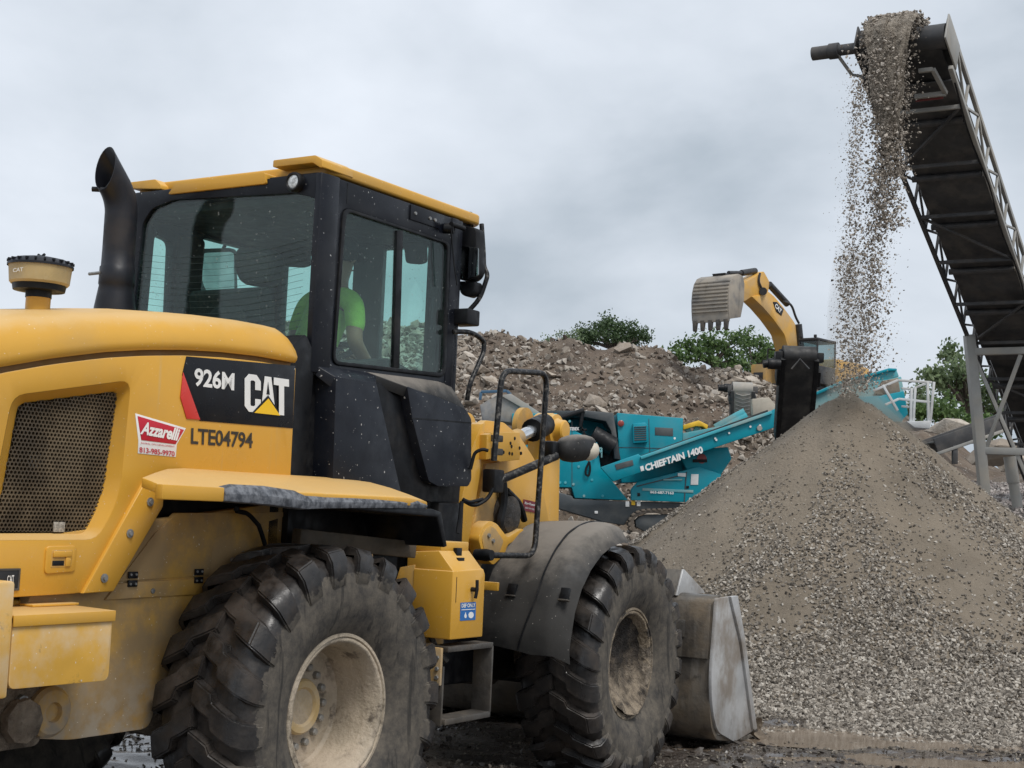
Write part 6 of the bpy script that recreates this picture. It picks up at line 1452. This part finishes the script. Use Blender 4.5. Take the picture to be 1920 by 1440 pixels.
# ================================================================ TREES
def leaf_mat(name, a, b):
    m = bpy.data.materials.new(name); m.use_nodes = True; t = m.node_tree; p = t.nodes['Principled BSDF']; N = t.nodes.new
    g = N('ShaderNodeNewGeometry'); r = N('ShaderNodeValToRGB'); r.color_ramp.elements[0].color = (*a,1); r.color_ramp.elements[1].color = (*b,1)
    t.links.new(g.outputs['Random Per Island'], r.inputs[0]); t.links.new(r.outputs[0], p.inputs['Base Color']); p.inputs['Roughness'].default_value = .6
    tr = N('ShaderNodeBsdfTranslucent'); t.links.new(r.outputs[0], tr.inputs[0]); mx = N('ShaderNodeMixShader'); mx.inputs[0].default_value = .35
    t.links.new(p.outputs[0], mx.inputs[1]); t.links.new(tr.outputs[0], mx.inputs[2]); t.links.new(mx.outputs[0], t.nodes['Material Output'].inputs[0]); return m
m_bark = M('bark', (.10,.08,.065), .9, var=.3, vs=4, bump=(.5,20))
rgt = np.random.default_rng(99)
def tree(name, label, D, base, blobs, mat, leaf=.16, dens=1.0, group=None, trunk=.16):
    """blobs: (px, py, half-width px, half-height px) of the crown's masses as sighted at distance D"""
    b0 = W(*base,y=D); t = thing(name, label, 'tree', b0, 0, group); cl, vv, ff = [], [], []
    for a, b, hw_, hh_ in blobs:
        c = W(a,b,y=D+float(rgt.normal(0,.8))); rx, rz = hw_/F*D, hh_/F*D; n_ = max(6,int(rx*rz*13*dens))
        for i in range(n_):
            d = rgt.normal(size=3); d = d/np.linalg.norm(d)*rgt.random()**.45; cl.append((np.array(c[:])+d*np.array([rx,max(rx,rz)*.9,rz]), .30+.25*rgt.random()))
    for c, r in cl:
        n_ = int(60*dens); d = rgt.normal(size=(n_,3))*r*np.array([.55,.55,.38]); P = c+d; Rm = rotm(n_, rgt); s_ = leaf*.62*(.6+.8*rgt.random(n_))
        q = np.array([[-1,0,0],[0,-.55,.12],[1,0,0],[0,.55,.12]]); vv.append((np.einsum('nij,kj->nki',Rm,q)*s_[:,None,None]+P[:,None,:]).reshape(-1,3))
    v = np.concatenate(vv); f = np.arange(len(v)).reshape(-1,4); o_ = obj('crown', npmesh(v-np.array(b0[:]), f), mat, t); tag(o_, kind='stuff')
    # trunk forks into limbs that reach the masses
    bm = bmesh.new(); top = Vector(np.mean([c for c,_ in cl],axis=0).tolist()); fork = b0.lerp(top,.55); fork.x = b0.x*.6+top.x*.4
    add_tube(bm, [Vector((0,0,0)),(fork-b0)*.5+Vector((.08,0,0)),fork-b0], [trunk*1.3,trunk,trunk*.75], 8)
    obj('trunk', fin(bm,0), m_bark, t)
    ix = rgt.choice(len(cl), size=min(len(cl),16), replace=False)
    for i in ix:
        e_ = Vector(cl[i][0].tolist()); mid = fork.lerp(e_,.5)+Vector((float(rgt.normal(0,.15)),0,.15)); obj('limb', tube([fork-b0,mid-b0,e_-b0],[trunk*.6,trunk*.35,trunk*.12],6), m_bark, t)
    return t
lf_d = leaf_mat('dark_leaves',(.03,.06,.022),(.09,.145,.055)); lf_m = leaf_mat('mid_leaves',(.05,.10,.03),(.17,.26,.085)); lf_p = leaf_mat('pale_leaves',(.09,.13,.065),(.22,.29,.14))
tree('broadleaf_tree', 'dark rounded tree rising alone above the left part of the rubble heap', 78, (1150,690), [(1105,626,28,16),(1128,612,26,12),(1152,608,28,11),(1180,620,28,15),(1198,632,18,11),(1145,630,36,14),(1100,638,22,10),(1175,640,26,10)], lf_d, .13, 1.6)
tree('broadleaf_tree', 'wide bushy green tree directly under the raised excavator bucket', 76, (1340,720), [(1290,650,26,16),(1275,672,22,16),(1320,645,28,18),(1345,638,26,18),(1320,670,34,18),(1360,660,34,22),(1385,640,22,18),(1350,688,34,14)], lf_m, .17, 1.0)
tree('broadleaf_tree', 'bushy green tree between the excavator bucket and its boom foot', 80, (1415,730), [(1405,635,24,18),(1430,650,26,20),(1440,672,24,18),(1412,665,28,20),(1405,690,34,16),(1380,690,24,14),(1460,660,12,14)], lf_m, .17, 1.0)
tree('bush', 'thin pale bush peeping over the heap left of the dark tree', 70, (1060,660), [(1062,634,14,7),(1078,630,10,6),(1030,641,8,4)], lf_p, .10, .7, None, .05)
tree('broadleaf_tree', 'tall hazy tree behind the stacker legs', 62, (1815,830), [(1800,690,22,34),(1790,665,16,24),(1770,715,34,20),(1760,708,26,12),(1820,720,24,34),(1840,740,26,34),(1865,735,22,30),(1790,735,34,20),(1880,770,24,26)], lf_p, .20, .9, None, .22)
tree('broadleaf_tree', 'low rounded tree right of the white hand rails', 58, (1790,840), [(1765,770,34,20),(1800,780,34,22),(1740,775,18,14),(1830,790,26,18),(1860,800,30,20)], lf_m, .18, 1.0)
tree('broadleaf_tree', 'low pale tree filling the gap between the hand rails', 66, (1725,810), [(1722,740,16,14),(1735,760,20,16),(1715,770,16,14)], lf_p, .16, .8)
tree('broadleaf_tree', 'dark tree at the far left seen through the loader cab glass', 75, (720,700), [(715,640,30,22),(735,650,24,20),(700,660,30,20)], lf_m, .16, .9)

# ================================================================ AIRBORNE DUST round the falling stream
def dust_mat(name, dens):
    m = bpy.data.materials.new(name); m.use_nodes = True; t = m.node_tree; t.nodes.clear(); o_ = t.nodes.new('ShaderNodeOutputMaterial'); v = t.nodes.new('ShaderNodeVolumePrincipled')
    v.inputs['Color'].default_value = (.80,.70,.56,1); v.inputs['Density'].default_value = dens; v.inputs['Anisotropy'].default_value = .2; t.links.new(v.outputs[0], o_.inputs['Volume']); return m
def blob(name, c, r, dens, tilt, seed, label):
    bm = bmesh.new(); bmesh.ops.create_icosphere(bm, subdivisions=4, radius=1)
    for v in bm.verts:
        n_ = float(fbm(np.array([v.co.x*1.7+seed]),np.array([v.co.z*1.7+v.co.y]),51,3)[0]); v.co *= 1+.30*n_
    o_ = obj(name, fin(bm,0,smooth=90), dust_mat(name,dens), None, c, (0,tilt,0)); o_.scale = r; return tag(o_, label, 'dust', kind='stuff')
blob('dust_cloud', W(1590,640,y=16.6), (.24,.3,1.25), .5, 0, 1.0, 'pale brown dust hanging in the left column of falling gravel')
blob('dust_cloud', W(1650,790,y=16.9), (.24,.5,.85), .8, math.radians(-48), 4.0, 'thin brown dust drifting over the right shoulder of the pile')

# ================================================================ keep the tree at thing > part > sub-part
def _depth(o):
    d = 0
    while o.parent: o = o.parent; d += 1
    return d
for o in list(bpy.data.objects):
    while _depth(o) > 2:
        p = o.parent; gp = p.parent; mb_ = p.matrix_parent_inverse @ p.matrix_basis @ o.matrix_parent_inverse
        o.parent = gp; o.matrix_parent_inverse = mb_
